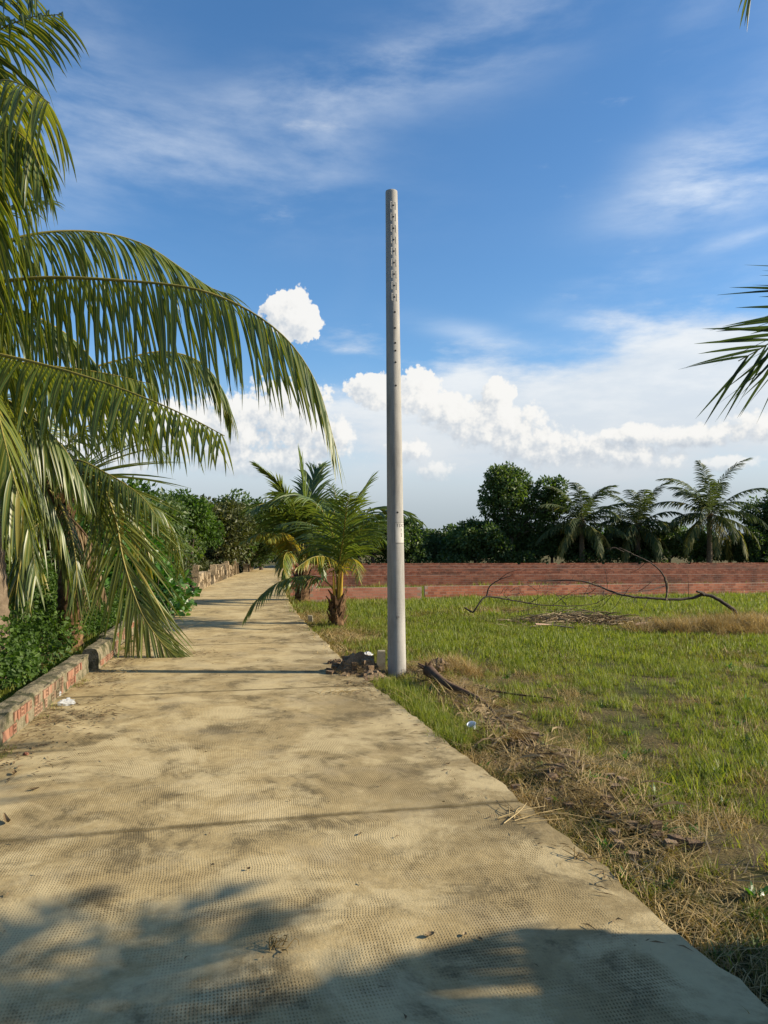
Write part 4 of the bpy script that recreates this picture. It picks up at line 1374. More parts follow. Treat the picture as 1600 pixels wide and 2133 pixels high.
def young_palm_far():
    base = ground(630, 1252, -.04)
    P = palm_root('young_coconut_palm', base, 'taller young coconut palm farther up the road edge', 'young palms on the verge')
    d = base[1]
    palm_trunk(P, [base - [0, 0, .12], base + [0, 0, .5], base + [0, 0, 1.0]], .26, .15, mat='fibre')
    palm_boots(P, base + [0, 0, .1], 22, .26, .8, seed=81)
    crown = base + np.array([0, 0, .9])

    def F(lst, **kw):
        kw.setdefault('mat', 'palm_young')
        kw.setdefault('K', 4)
        kw.setdefault('n', 58)
        kw.setdefault('L', 1.15)
        kw.setdefault('W', .07)
        make_frond(P, np.vstack([crown, px_path(lst)]), **kw)
    F([(624, 1160, d), (610, 1080, d - .5), (585, 1015, d - 1), (556, 985, d - 1.3), (536, 968, d - 1.5)], g0=.05, g1=.4, seed=91, tone=.55, gap=.3, L=.8, ang=(40, 15))
    F([(630, 1160, d), (635, 1060, d), (630, 990, d), (625, 950, d)], g0=.03, g1=.35, seed=92, tone=.3, gap=.3, ang=(40, 15))
    F([(632, 1160, d), (645, 1060, d + .5), (655, 990, d + 1), (668, 970, d + 1.5)], g0=.03, g1=.4, seed=93, tone=.15, gap=.3, ang=(45, 18))
    F([(622, 1160, d), (600, 1090, d - .8), (560, 1050, d - 1.6), (520, 1060, d - 2.2)], g0=.15, g1=.6, seed=94, tone=.3, gap=.25)
    F([(622, 1165, d), (585, 1120, d - .8), (545, 1110, d - 1.6), (500, 1130, d - 2.2)], g0=.2, g1=.6, seed=95, tone=.7, yellow=.3, gap=.25, L=.6)
    F([(620, 1165, d), (600, 1125, d - 1.2), (590, 1110, d - 2.2), (560, 1125, d - 3.0)], g0=.2, g1=.7, seed=96, tone=.75, yellow=.5, gap=.25, L=.6)
    F([(634, 1160, d), (660, 1090, d - .8), (690, 1060, d - 1.6), (720, 1080, d - 2.2)], g0=.15, g1=.6, seed=97, tone=.2, gap=.25)
    F([(628, 1160, d), (618, 1080, d - 1.0), (600, 1030, d - 2.0), (590, 1040, d - 2.8)], g0=.1, g1=.6, seed=98, tone=.35, gap=.25)
    F([(630, 1160, d), (650, 1080, d - 1.0), (668, 1040, d - 2.0), (690, 1060, d - 2.8)], g0=.1, g1=.6, seed=99, tone=.25, gap=.25)
    F([(626, 1170, d), (600, 1150, d - 1.2), (590, 1175, d - 2.0), (600, 1225, d - 2.4)], g0=.3, g1=.8, seed=100, tone=.6, yellow=.25, gap=.25, L=.6)
    F([(634, 1170, d), (650, 1140, d - .8), (668, 1160, d - 1.4), (675, 1200, d - 1.6)], g0=.3, g1=.8, seed=101, tone=.4, gap=.25, L=.6)


young_palm_far()

# --- palms further up the left side
generic_palm('coconut_palm', (-7.7, 20.5, 0), 1.6, 'coconut palm rising behind the bright big leafed shrub', 'left roadside palms', n=15, ln=2.9, seed=5, nl=40, L=.75, tr=.18, mat='palm')
generic_palm('coconut_palm', (-8.5, 26.0, 0), 1.1, 'low coconut palm with yellowing fronds in front of the leafy far trees', 'left roadside palms', n=13, ln=2.6, seed=6, nl=36, L=.7, tr=.18, mat='palm_young', els=(1.2, -.5), trunk_mat='fibre')
generic_palm('coconut_palm', (-9.2, 17.0, 0), 2.4, 'coconut palm deep in the shade behind the drooping frond', 'left roadside palms', n=15, ln=3.4, seed=7, nl=40, L=.85, tr=.18, mat='palm')
generic_palm('coconut_palm', (-7.6, 13.5, 0), 1.9, 'coconut palm between the two nearest palms, mostly hidden', 'left roadside palms', n=14, ln=3.2, seed=8, nl=40, L=.8, tr=.18, mat='palm')

# --- palms before the far hedge on the right
for (px, zc, lab, sd, ln, n) in [(1212, 3.4, 'leftmost of the three far palms, next to the tall round tree', 13, 4.7, 24),
                                 (1338, 3.2, 'middle of the three far palms above the hedge', 14, 4.5, 23),
                                 (1478, 4.0, 'tallest of the three far palms, rightmost with a clear trunk', 15, 4.9, 26)]:
    x = (px - 800) * 57.5 / FPX
    generic_palm('far_coconut_palm', (x, 57.5 + (1 if sd == 14 else 0), FIELD_Z), zc, lab, 'palms at the far hedge', n=n, ln=ln, seed=sd, mat='palm_far', rmat='rachis_far', nl=46, L=1.15, W=.085, K=3,
                 yellow_old=.8, tr=.24, els=(1.45, -.55), sag=.75)


# --- palm at the right, just outside the picture
def right_palm():
    base = np.array([5.3, 1.6, FIELD_Z])
    P = palm_root('coconut_palm', base, 'coconut palm whose dark frond tips poke in at the right edge')
    crown = base + np.array([-.25, .05, 3.1])
    palm_trunk(P, [base - [0, 0, .2], base + [.02, 0, 1.2], base + [-.1, 0, 2.2], crown], .2, .12)
    palm_boots(P, crown - [0, 0, .4], 16, .16, .6, seed=121)
    tip = px_path([(2250, 560, 3.6), (1900, 585, 4.9), (1740, 628, 5.4), (1655, 680, 5.7), (1595, 720, 5.9), (1538, 752, 6.05)])
    make_frond(P, np.vstack([crown, tip]), n=34, L=1.5, W=.040, g0=.0, g1=.10, seed=121, tone=.02, mat='palm_far', ang=(72, 26), lift=.05, gap=.62, K=5, tipdry=0, upv=(-.2, -1, .3), twist=.5, jit=.15)  # darker far palm leaf colour puts the backlit shade into this frond
    for i, (az, el, ln, sag) in enumerate([(-.95, .7, 2.5, 1.0), (-1.5, .6, 3.2, 1.1), (-1.9, 1.0, 3.3, 1.1), (-2.4, .4, 3.3, 1.1), (-2.9, .8, 3.3, 1.1), (2.8, .3, 3.3, 1.1),
                                           (2.2, .8, 3.4, 1.1), (1.7, .4, 3.3, 1.1), (1.1, .8, 2.2, 1.1), (-1.2, .1, 2.0, .9), (-2.0, .0, 2.8, .9), (2.5, -.1, 3.0, .9), (.62, -.22, 1.45, .6), (.45, -.05, 1.5, .3), (1.0, -.3, 1.5, .6)]):  # unseen fronds, placed and sized for their shadows on the road
        make_frond(P, arc_frond(crown, az, el, ln, sag), n=42, L=.8, W=.05, g0=.25, g1=.8, seed=130 + i, tone=.3)
    for i, (az, el, ln) in enumerate([(-.28, .14, 1.75), (.0, .08, 1.8), (.28, .13, 1.6), (.75, .1, 1.5)]):      # unseen stiff fronds, shaped to cast a spiky shadow on the road
        make_frond(P, arc_frond(crown, az, el, ln, .25), n=26, L=.62, W=.05, g0=.0, g1=.18, seed=160 + i, tone=.3, ang=(58, 22), lift=.1)
    # one high frond whose leaflet tips hang into the top right corner
    hi = px_path([(2300, 100, 3.0), (1900, -100, 3.6), (1760, -190, 3.8), (1660, -170, 3.9), (1590, -100, 4.0), (1560, -30, 4.05)])
    make_frond(P, np.vstack([crown, hi]), n=24, L=.75, W=.03, g0=.5, g1=.95, seed=150, tone=.1, ang=(50, 20), gap=.4)


right_palm()


def shadow_wall():
    """unseen plastered wall end, standing in for what casts the straight shadow on the road"""
    b = Buf()
    x0, x1, h = 2.95, 3.15, 1.12  # out of view; height and place set by the shadow it has to cast
    y0, y1 = -4.0, 3.12
    prof = [(x0, -.2), (x0, h - .05), (x0 + .03, h), (x1 - .03, h), (x1, h - .05), (x1, -.2)]
    V = [(x, y, z + (.01 * fbm(y, x) if z > 1 else 0)) for y in np.linspace(y0, y1, 20) for (x, z) in prof]
    m = len(prof)
    F = [(i * m + j, i * m + j + 1, i * m + m + j + 1, i * m + m + j) for i in range(19) for j in range(m - 1)]
    b.add(np.array(V), F, .5)
    for i in (0, 19):
        V2 = np.array(V[i * m:(i + 1) * m])
        b.add(V2, [(0, 1, 4, 5), (1, 2, 3, 4)], .5)
    V, F = box(((x0 + x1) / 2, (y0 + y1) / 2 - .0, h + .03), (.14, 0, 0), (0, (y1 - y0) / 2 + .03, 0), (0, 0, .028))
    b.add(V, F, .5)
    o = link('shadow_wall', b.mesh('shadow_wall', M['plaster']))
    tag(o, 'unseen plastered wall standing in for what casts the square shadow on the road', 'wall')


shadow_wall()


# ------------------------------------------------------------------ leafy trees and shrubs
def leaf_cloud(C, R, n, size, seed, up=.35, aspect=.55, flat=1.0, shell=.55):
    """leaf-sized folded kites spread through clumps (C centres, R radii)"""
    r = np.random.default_rng(seed)
    C = np.asarray(C, float)
    R = np.asarray(R, float)
    w = R ** 2
    k = r.choice(len(C), n, p=w / w.sum())
    d = nrm(r.normal(size=(n, 3)))
    rad = R[k] * (shell + (1.12 - shell) * r.random(n) ** .7)
    p = C[k] + d * rad[:, None] * np.array([1, 1, flat])
    ax = nrm(r.normal(size=(n, 3)) + d * .9 + np.array([0, 0, -.2]))
    N = nrm(r.normal(size=(n, 3)) * .7 + d * .5 + np.array([0, 0, up]))
    B = nrm(np.cross(ax, N))
    N = np.cross(B, ax)
    s = size * (.6 + .8 * r.random(n))[:, None]
    V = np.stack([p, p + ax * s * .45 + B * s * aspect * .5 + N * s * .1, p + ax * s, p + ax * s * .45 - B * s * aspect * .5 + N * s * .1], 1)
    F = np.arange(n * 4).reshape(n, 4)
    F = np.concatenate([F[:, [0, 1, 2]], F[:, [0, 2, 3]]])
    var = np.clip(.5 + (r.random(n) - .5) * .7 + (r.random(len(C))[k] - .5) * .5, 0, 1)
    return V.reshape(-1, 3), F, np.repeat(var, 4)


def crown_clumps(n, rx, ry, rz, z0, seed, rmin=.28, rmax=.5):
    r = random.Random(seed)
    C, R = [], []
    for i in range(n):
        while True:
            a = [r.uniform(-1, 1) for _ in range(3)]
            if .15 < sum(q * q for q in a) < 1:
                break
        C.append((a[0] * rx, a[1] * ry, z0 + a[2] * rz))
        R.append(r.uniform(rmin, rmax) * min(rx, rz) * (1.15 - .35 * abs(a[2])))
    return np.array(C), np.array(R)


def tree_parts(C, R, trunk_h, tr, n, size, seed, mat, **kw):
    V, F, var = leaf_cloud(C, R, n, size, seed, **kw)
    crown = mesh_np('crown', V, F, M[mat], {'var': var})
    b = Buf()
    r = random.Random(seed)
    fork = np.array([0, 0, trunk_h])
    b.add(*tube(np.array([[0, 0, -.2], [r.uniform(-.1, .1), 0, trunk_h * .5], fork]), [tr, tr * .8, tr * .65], 8), .5)
    for c, rr in zip(C, R):
        m = (fork + c) / 2 + np.array([r.uniform(-.2, .2), r.uniform(-.2, .2), r.uniform(-.1, .3)]) * np.linalg.norm(c - fork) * .3
        path, _ = catmull([fork - [0, 0, .1], m, c], 7)
        b.add(*tube(path, np.linspace(tr * .42, tr * .08, 7), 5), .5)
        for _ in range(2):
            e = c + np.array([r.uniform(-1, 1), r.uniform(-1, 1), r.uniform(-.6, 1)]) * rr * .8
            b.add(*tube(np.array([path[-2], (path[-2] + e) / 2, e]), [tr * .1, tr * .07, tr * .03], 4), .5)
    trunk = b.mesh('trunk', M['bark'], True)
    return crown, trunk


def place_tree(name, parts, loc, label, group, rz=0.0, scale=1.0, cat='tree'):
    o = bpy.data.objects.new(name, None)
    COL.objects.link(o)
    o.location = loc
    o.rotation_euler[2] = rz
    o.scale = (scale,) * 3 if np.isscalar(scale) else scale
    tag(o, label, cat, group)
    link('crown', parts[0], o)
    link('trunk', parts[1], o)
    return o


def fx(px, d):
    return (px - 800) * d / FPX


# the tall round tree on the right
d = 58.5
C = np.array([(-.6, 0, 6.6), (-1.3, .3, 5.7), (.5, .2, 6.5), (-.2, -.6, 5.6), (.9, 0, 5.4), (-1.7, 0, 4.7), (-.6, 0, 4.4), (.5, .4, 4.2), (-.1, .8, 7.2), (-1.2, 0, 6.9),
              (2.6, 0, 6.0), (3.3, .2, 5.4), (2.2, .3, 5.0), (2.9, -.3, 4.5), (3.6, 0, 6.3), (1.6, 0, 3.6), (2.6, 0, 3.5), (0.2, 0, 3.2), (-.6, .2, 3.0), (3.8, 0, 4.8)])
R = np.array([1.1, 1.0, 1.0, 1.1, .95, .8, .9, .9, .8, .8, .85, .8, .8, .8, .6, .8, .8, .8, .8, .6])
place_tree('broadleaf_tree', tree_parts(C, R, 2.3, .22, 15000, .25, 201, 'leaf_dark'), (fx(1066, d), d, FIELD_Z), 'tall two lobed broadleaf tree left of the far palms', None)

HEDGE = [tree_parts(*crown_clumps(13, 1.9, 1.2, 1.15, 1.9, 300 + i, .38, .62), .8, .14, 5200, .24, 310 + i, 'leaf_dark') for i in range(4)]
hedge = [(776, 57.0, 1.25, 0, 'dark hedge tree behind the young palm left of the pole'),
         (838, 58.2, 1.12, 1, 'dark hedge tree right behind the concrete pole'),
         (884, 59.5, .78, 2, 'lower hedge tree just right of the pole'),
         (905, 63.0, .95, 0, 'small rounded hedge tree in the dip between pole and tall tree'),
         (945, 61.5, .98, 3, 'feathery small hedge tree at the left of the broad dark bush'),
         (988, 58.5, 1.08, 1, 'broad dark bush at the left foot of the tall tree'),
         (1026, 58.0, 1.10, 2, 'dark bush overlapping the trunk of the tall tree'),
         (1085, 59.5, .98, 3, 'dark bush under the tall tree on its right'),
         (1150, 59.2, 1.05, 0, 'dark bush at the foot of the leftmost far palm'),
         (1205, 60.0, 1.0, 1, 'dark bush right behind the leftmost far palm'),
         (1270, 59.5, 1.02, 2, 'dark bush between the leftmost and middle far palms'),
         (1330, 60.2, .98, 3, 'dark bush behind the middle far palm'),
         (1395, 59.5, .96, 0, 'dark bush between the middle and tallest far palms'),
         (1452, 61.0, .88, 1, 'low dark bush left of the trunk of the tallest far palm'),
         (1520, 60.0, .82, 2, 'low dark bush right of the tallest far palm'),
         (1570, 59.0, .9, 3, 'dark bush near the right end of the far hedge'),
         (1640, 59.5, 1.1, 0, 'dark bush at the very right end of the far hedge')]
for i, (px, d, s, k, lab) in enumerate(hedge):
    place_tree('hedge_tree', HEDGE[k], (fx(px, d), d, FIELD_Z), lab, 'trees of the far hedge', i * 1.3, s)
T2 = tree_parts(*crown_clumps(13, 1.7, 1.6, 1.6, 3.9, 341, .38, .6), 2.0, .2, 6500, .25, 342, 'leaf_dark')
place_tree('broadleaf_tree', T2, (fx(1622, 60), 60, FIELD_Z), 'dark broadleaf tree cut by the right picture edge beyond the palms', None, .4, 1.05)

# leafy trees on the left, up the road
LEFTT = [tree_parts(*crown_clumps(15, 2.0, 1.8, 1.5, 2.1, 400 + i, .36, .56), .9, .15, 7500, .20, 410 + i, m) for i, m in enumerate(('leaf_olive', 'leaf_mid', 'leaf_olive', 'leaf_dark'))]
left_trees = [(395, 36, 1.05, 1, 'leafy tree directly behind the far left palms'),
              (430, 41, 1.08, 0, 'olive green bushy tree over the broken walls'),
              (470, 45, 1.10, 2, 'olive bushy tree next to it nearer the road end'),
              (512, 48, 1.28, 3, 'dark leafy tree standing taller near the road end'),
              (545, 52, 1.05, 0, 'olive bush at the road end left of the young palms'),
              (585, 60, 1.35, 3, 'dark tree closing the end of the road'),
              (640, 62, 1.3, 1, 'leafy tree behind the taller young palm'),
              (700, 60, 1.35, 2, 'olive tree behind the fronds of the nearer young palm'),
              (340, 33, 1.0, 3, 'dark leafy tree in the shade of the left palms'),
              (300, 29, 1.05, 1, 'leafy tree behind the coconut palm by the shrub'),
              (240, 24, 1.05, 3, 'dark leafy tree behind the drooping frond'),
              (160, 20, 1.1, 3, 'dark leafy tree behind the second palm crown'),
              (60, 17, 1.05, 3, 'dark leafy tree at the far left behind the trunk'),
              (-60, 15, 1.1, 1, 'leafy tree past the left picture edge behind the big palm')]
for i, (px, d, s, k, lab) in enumerate(left_trees):
    place_tree('leafy_tree', LEFTT[k], (fx(px, d) - (1.0 if d < 30 else 0), d, FIELD_Z), lab, 'trees along the left of the road', i * 1.7 + .4, s)


def big_leaf_shrub():
    base = np.array([-5.55, 18.3, FIELD_Z])
    o = bpy.data.objects.new('big_leaf_shrub', None)
    COL.objects.link(o)
    o.location = base
    tag(o, 'bright green big leafed shrub spilling onto the left road edge', 'shrub')
    C = np.array([(-.3, 0, .5), (.2, -.2, .45), (-.8, .2, .7), (-.5, -.4, .9), (.35, .3, .35), (-1.1, -.3, 1.0), (-.2, .5, .8), (.5, -.5, .25), (-.9, .6, 1.3), (-.4, .1, 1.3), (-1.3, .2, 1.5), (0, -.9, .35)])
    R = np.array([.5, .42, .5, .48, .38, .5, .45, .3, .45, .42, .4, .35])
    V, F, var = leaf_cloud(C, R, 3400, .13, 77, up=.7, aspect=.75)
    o.scale = (1.3, 1.3, 1.35)
    link('foliage', mesh_np('foliage', V, F, M['leaf_bright'], {'var': var}), o)
    b = Buf()
    for c in C:
        path, _ = catmull([(c[0] * .2 - .2, c[1] * .2, -.1), (c[0] * .6, c[1] * .6, c[2] * .6), c + [0, 0, .3]], 6)
        b.add(*tube(path, np.linspace(.018, .006, 6), 5), .5)
    link('stem', b.mesh('stem', M['bark']), o)


big_leaf_shrub()


def undergrowth():
    """dense creeping bushes behind the verge walls"""
    C, R = [], []
    r = random.Random(9)
    for i in range(560):
        y = r.uniform(4.6, 24)
        dx = r.uniform(.42, 4.6)
        x = float(XL(y)) - dx
        h = min(1.75, .12 + dx * .55) * r.uniform(.6, 1.15)
        C.append((x, y, h * .75))
        R.append(r.uniform(.2, .36) * (0.7 if dx < .7 else 1.0))
    V, F, var = leaf_cloud(C, R, 105000, .06, 91, up=.5, aspect=.7, shell=.5)
    o = link('undergrowth', mesh_np('undergrowth', V, F, M['leaf_mid'], {'var': var}))
    tag(o, 'dense small leafed creepers crowding behind the left kerb wall', 'undergrowth', None, 'stuff')
    # shrubby growth along the far left verge
    C, R = [], []
    for i in range(110):
        y = r.uniform(21, 52)
        x = float(XL(y)) - r.uniform(.5, 2.6)
        C.append((x, y, r.uniform(.1, .8)))
        R.append(r.uniform(.3, .55))
    V, F, var = leaf_cloud(C, R, 16000, .12, 92, up=.5, aspect=.6)
    o = link('verge_weeds', mesh_np('verge_weeds', V, F, M['leaf_olive'], {'var': var}))
    tag(o, 'rough olive weeds behind the broken walls up the road', 'weeds', None, 'stuff')


undergrowth()


def far_wood():
    r = random.Random(19)
    C, R = [], []
    for i in range(150):
        x = r.uniform(-90, 130)
        C.append((x, 150 + r.uniform(-6, 6), r.uniform(1.0, 3.4) + 1.2 * mnoise.noise(Vector((x * .06, 0, 0)))))
        R.append(r.uniform(1.6, 2.6))
    V, F, var = leaf_cloud(C, R, 26000, .75, 95, up=.4)
    o = link('distant_treeline', mesh_np('distant_treeline', V, F, M['leaf_mid'], {'var': var}))
    tag(o, 'distant line of trees beyond the far field', 'treeline', None, 'stuff')


far_wood()


def hedge_foot():
    r = random.Random(29)
    C, R = [], []
    for i in range(170):
        x = r.uniform(-5, 42)
        if mnoise.noise(Vector((x * .55, 3.3, 0))) > .22:
            continue
        C.append((x, 57.2 + r.uniform(-.6, 2.2), r.uniform(.0, .9)))
        R.append(r.uniform(.4, .7))
    V, F, var = leaf_cloud(C, R, 15000, .22, 96, up=.4)
    o = link('hedge_undergrowth', mesh_np('hedge_undergrowth', V, F, M['leaf_dark'], {'var': var}))
    tag(o, 'dark low scrub filling the foot of the far hedge behind the brick walls', 'undergrowth', None, 'stuff')


hedge_foot()


# ------------------------------------------------------------------ grass
def tuft(name, nblades, hmin, hmax, spread, width, bend, mat, seed, flat=0.0, segs=3):
    r = np.random.default_rng(seed)
    n = nblades
    az = r.random(n) * 2 * np.pi
    p = np.stack([np.cos(az), np.sin(az), 0 * az], 1) * (spread * np.sqrt(r.random(n)))[:, None]
    p[:, 2] = -.015 + flat * r.random(n) * .05
    h = hmin + (hmax - hmin) * r.random(n)
    a2 = r.random(n) * 2 * np.pi
    out = np.stack([np.cos(a2), np.sin(a2), 0 * a2], 1)
    bn = (bend * (.3 + r.random(n)))[:, None]
    V = np.zeros((n, segs + 1, 2, 3))
    side = np.stack([-np.sin(a2 + .6), np.cos(a2 + .6), 0 * a2], 1)
    q = p.copy()
    for j in range(segs + 1):
        s = j / segs
        upv = np.array([0, 0, 1.0]) * (1 - flat)
        d = nrm(upv + out * (bn * (s * 1.6 + .15) + flat) + np.array([0, 0, -1.0]) * bn * max(0, s - .55) * .9)
        w = width * (1 - s ** 1.6 * .95) / 2
        V[:, j, 0] = q - side * w
        V[:, j, 1] = q + side * w
        q = q + d * (h / segs)[:, None]
    base = np.arange(n)[:, None] * (segs + 1) * 2
    j = np.arange(segs)[None, :] * 2
    a = (base + j)
    F = np.stack([a, a + 1, a + 3, a + 2], -1).reshape(-1, 4)
    var = np.repeat(r.random(n), (segs + 1) * 2)
    me = mesh_np(name, V.reshape(-1, 3), F, M[mat], {'var': var})
    return bpy.data.objects.new(name, me)


def scatter(name, P, rot, scl, idx, tufts, label, cat='grass'):
    col = bpy.data.collections.new(name + '_tufts')
    for i, t in enumerate(tufts):
        t.name = '%s_%02d' % (name, i)
        col.objects.link(t)
    me = bpy.data.meshes.new(name)
    P = np.asarray(P, np.float32)
    me.vertices.add(len(P))
    me.vertices.foreach_set('co', P.ravel())
    a = me.attributes.new('rot', 'FLOAT_VECTOR', 'POINT')
    a.data.foreach_set('vector', np.asarray(rot, np.float32).ravel())
    a = me.attributes.new('scl', 'FLOAT', 'POINT')
    a.data.foreach_set('value', np.asarray(scl, np.float32))
    a = me.attributes.new('idx', 'INT', 'POINT')
    a.data.foreach_set('value', np.asarray(idx, np.int32))
    o = link(name, me)
    ng = bpy.data.node_groups.new(name + '_nodes', 'GeometryNodeTree')
    ng.interface.new_socket('Geometry', in_out='INPUT', socket_type='NodeSocketGeometry')
    ng.interface.new_socket('Geometry', in_out='OUTPUT', socket_type='NodeSocketGeometry')
    gi = ng.nodes.new('NodeGroupInput')
    go = ng.nodes.new('NodeGroupOutput')
    ci = ng.nodes.new('GeometryNodeCollectionInfo')
    ci.inputs['Collection'].default_value = col
    ci.inputs['Separate Children'].default_value = True
    ci.inputs['Reset Children'].default_value = True

    def na(nm, ty):
        n = ng.nodes.new('GeometryNodeInputNamedAttribute')
        n.data_type = ty
        n.inputs['Name'].default_value = nm
        return n.outputs['Attribute']
    ip = ng.nodes.new('GeometryNodeInstanceOnPoints')
    ip.inputs['Pick Instance'].default_value = True
    ng.links.new(gi.outputs[0], ip.inputs['Points'])
    ng.links.new(ci.outputs[0], ip.inputs['Instance'])
    ng.links.new(na('idx', 'INT'), ip.inputs['Instance Index'])
    ng.links.new(na('rot', 'FLOAT_VECTOR'), ip.inputs['Rotation'])
    ng.links.new(na('scl', 'FLOAT'), ip.inputs['Scale'])
    ng.links.new(ip.outputs[0], go.inputs[0])
    md = o.modifiers.new('scatter', 'NODES')
    md.node_group = ng
    tag(o, label, cat, None, 'stuff')
    return o


TUFTS = [tuft('t', 22, .03, .09, .07, .0055, .9, 'grass_green', 1), tuft('t', 20, .04, .12, .07, .006, 1.2, 'grass_green', 2), tuft('t', 14, .06, .16, .05, .0065, .9, 'grass_green', 3),
         tuft('t', 22, .03, .10, .08, .0055, 1.3, 'grass_olive', 4), tuft('t', 20, .04, .13, .09, .006, 1.0, 'grass_olive', 5, .4),
         tuft('t', 18, .05, .15, .09, .005, 1.4, 'grass_dry', 6, .2), tuft('t', 18, .10, .26, .12, .0045, .3, 'grass_dry', 7, .82), tuft('t', 16, .06, .20, .14, .006, .4, 'grass_dry', 8, .92),
         # coarser ones for farther off
         tuft('t', 44, .04, .12, .24, .011, 1.0, 'grass_green', 9, 0, 2), tuft('t', 40, .04, .11, .26, .011, 1.2, 'grass_olive', 10, .2, 2), tuft('t', 34, .06, .20, .26, .010, 1.0, 'grass_dry', 11, .6, 2),
         # broad leaved weeds
         tuft('t', 12, .05, .11, .03, .026, 1.6, 'leaf_bright', 12, .2, 3), tuft('t', 16, .04, .09, .05, .018, 1.2, 'leaf_mid', 13, .1, 3)]


def dry_centres(x, y):
    """extra dryness of certain spots: 0..1"""
    v = 0.0
    for (px, py, rx, ry, a) in SPOTS:
        g = ground(px, py, FIELD_Z)
        v = max(v, a * math.exp(-(((x - g[0]) / rx) ** 2 + ((y - g[1]) / ry) ** 2)))
    return v


SPOTS = [(1050, 1275, 1.5, .9, 1.1), (1200, 1295, 2.2, 1.0, 1.1), (1480, 1305, 2.6, 1.3, 1.0), (1600, 1290, 2.5, 1.6, 1.0), (940, 1405, .45, .5, 1.0), (860, 1400, .3, .3, .8), (720, 1330, .9, 1.5, 1.1), (650, 1290, .7, 2.6, 1.0), (700, 1365, .5, .8, 1.1),
         (1130, 1590, .5, .22, 1.0), (1050, 1530, .5, .4, .8), (1400, 1750, .28, .25, .8), (1290, 1700, .3, .25, .8), (1540, 1520, .4, .15, .9), (1420, 1465, .5, .2, .7), (1230, 1500, .2, .15, .9),
         (1570, 1870, .25, .3, .9), (1470, 1720, .3, .15, .8), (1350, 1660, .3, .15, .6)]


def build_grass():
    P, Ro, Sc, Ix = [], [], [], []
    r = random.Random(77)
    bands = [(1.2, 6.0, 300, 0), (6.0, 11.0, 170, 0), (11.0, 18.0, 80, 1), (18.0, 30.0, 30, 2), (30.0, 62.0, 9, 2)]
    for (ya, yb, dens, far) in bands:
        wid = .85 * yb + 2.5
        xmin = float(min(XR(ya), XR(yb))) - .1
        area = (yb - ya) * (wid - xmin)
        for _ in range(int(area * dens)):
            y = r.uniform(ya, yb)
            x = r.uniform(xmin, wid)
            if x > .85 * y + 2.5:
                continue
            xr = float(XR(y))
            if x < xr + .02 - .10 * max(0.0, mnoise.noise(Vector((x * 2.5, y * 2.5, 40.0)))) - .03 * r.random():
                continue
            d = x - xr
            low = mnoise.noise(Vector((x * .45, y * .45, 5.0)))
            mid = mnoise.noise(Vector((x * 1.7, y * 1.7, 9.0)))
            dry = .24 + .46 * low + .54 * mid
            dry += .26 * math.exp(-(d / .35) ** 2) + .10 * math.exp(-(d / 1.1) ** 2)
            dry = max(dry, dry_centres(x, y))
            if y < 7:
                dry += .04
            if y > 12 and y < 24:
                dry -= .06
            # bare patches
            bare = mnoise.noise(Vector((x * 1.1, y * 1.1, 21.0)))
            if bare > .26 and r.random() < .8:
                continue
            q = r.random() * .55 + .22
            if far:
                k = 10 if dry > q + .22 else (9 if dry > q - .08 else 8)
                s = r.uniform(.7, 1.25) * (1.0 if far == 1 else 1.35 if yb < 40 else 1.9)
                if k == 8 and r.random() < .15:
                    s *= 1.35
            else:
                if dry > q + .18:
                    k = r.choice((5, 5, 6, 7, 7))
                elif dry > q - .12:
                    k = r.choice((3, 4, 4, 3, 5, 7))
                else:
                    k = r.choice((0, 1, 1, 2, 2, 3))
                s = r.uniform(.65, 1.2)
                if k in (0, 1, 2) and mid < -.25:
                    s *= 1.3
            if not far and r.random() < .03:
                k = r.choice((11, 12, 12))
            P.append((x, y, field_h(x, y)))
            Ro.append((r.uniform(-.2, .2), r.uniform(-.2, .2), r.uniform(0, 6.28)))
            Sc.append(s)
            Ix.append(k)
    # fresh green strip at the road edge before the pole and along the edge
    for _ in range(900):
        t = r.random()
        g = ground(800 + 170 * t, 1430 + 130 * t, FIELD_Z)
        x, y = g[0] + r.gauss(0, .12), g[1] + r.gauss(0, .12)
        if x > float(XR(y)) + .0:
            P.append((x, y, field_h(x, y)))
            Ro.append((r.uniform(-.2, .2), r.uniform(-.2, .2), r.uniform(0, 6.28)))
            Sc.append(r.uniform(.8, 1.5))
            Ix.append(r.choice((0, 1, 2, 2)))
    for _ in range(70):      # round the pole foot and the marker
        g = ground(827, 1402, FIELD_Z)
        a = r.uniform(0, 6.28)
        x, y = g[0] + math.cos(a) * r.uniform(.13, .3), g[1] + math.sin(a) * r.uniform(.13, .3)
        P.append((x, y, field_h(x, y)))
        Ro.append((r.uniform(-.2, .2), r.uniform(-.2, .2), r.uniform(0, 6.28)))
        Sc.append(r.uniform(.8, 1.6))
        Ix.append(r.choice((1, 2, 3, 5, 6)))
    for _ in range(150):     # weeds rooted at the foot of the kerb walls
        y = r.uniform(4.4, 15.5)
        if mnoise.noise(Vector((0, y * 1.3, 2.0))) < .02:
            continue
        x = float(XL(y)) + r.uniform(.03, .12)
        P.append((x, y, .0))
        Ro.append((r.uniform(-.2, .2), r.uniform(-.2, .2), r.uniform(0, 6.28)))
        Sc.append(r.uniform(.35, .8))
        Ix.append(r.choice((0, 1, 3, 5, 12)))
    # a few blades behind the left walls
    for _ in range(700):
        y = r.uniform(4.4, 20)
        x = float(XL(y)) - r.uniform(.24, .7)
        P.append((x, y, FIELD_Z + .05))
        Ro.append((0, 0, r.uniform(0, 6.28)))
        Sc.append(r.uniform(.9, 1.7))
        Ix.append(r.choice((0, 1, 2, 3)))
    o = scatter('grass', P, Ro, Sc, Ix, TUFTS, 'patchy green and straw coloured grass of the field beside the road')
    print('grass tufts', len(P))


build_grass()


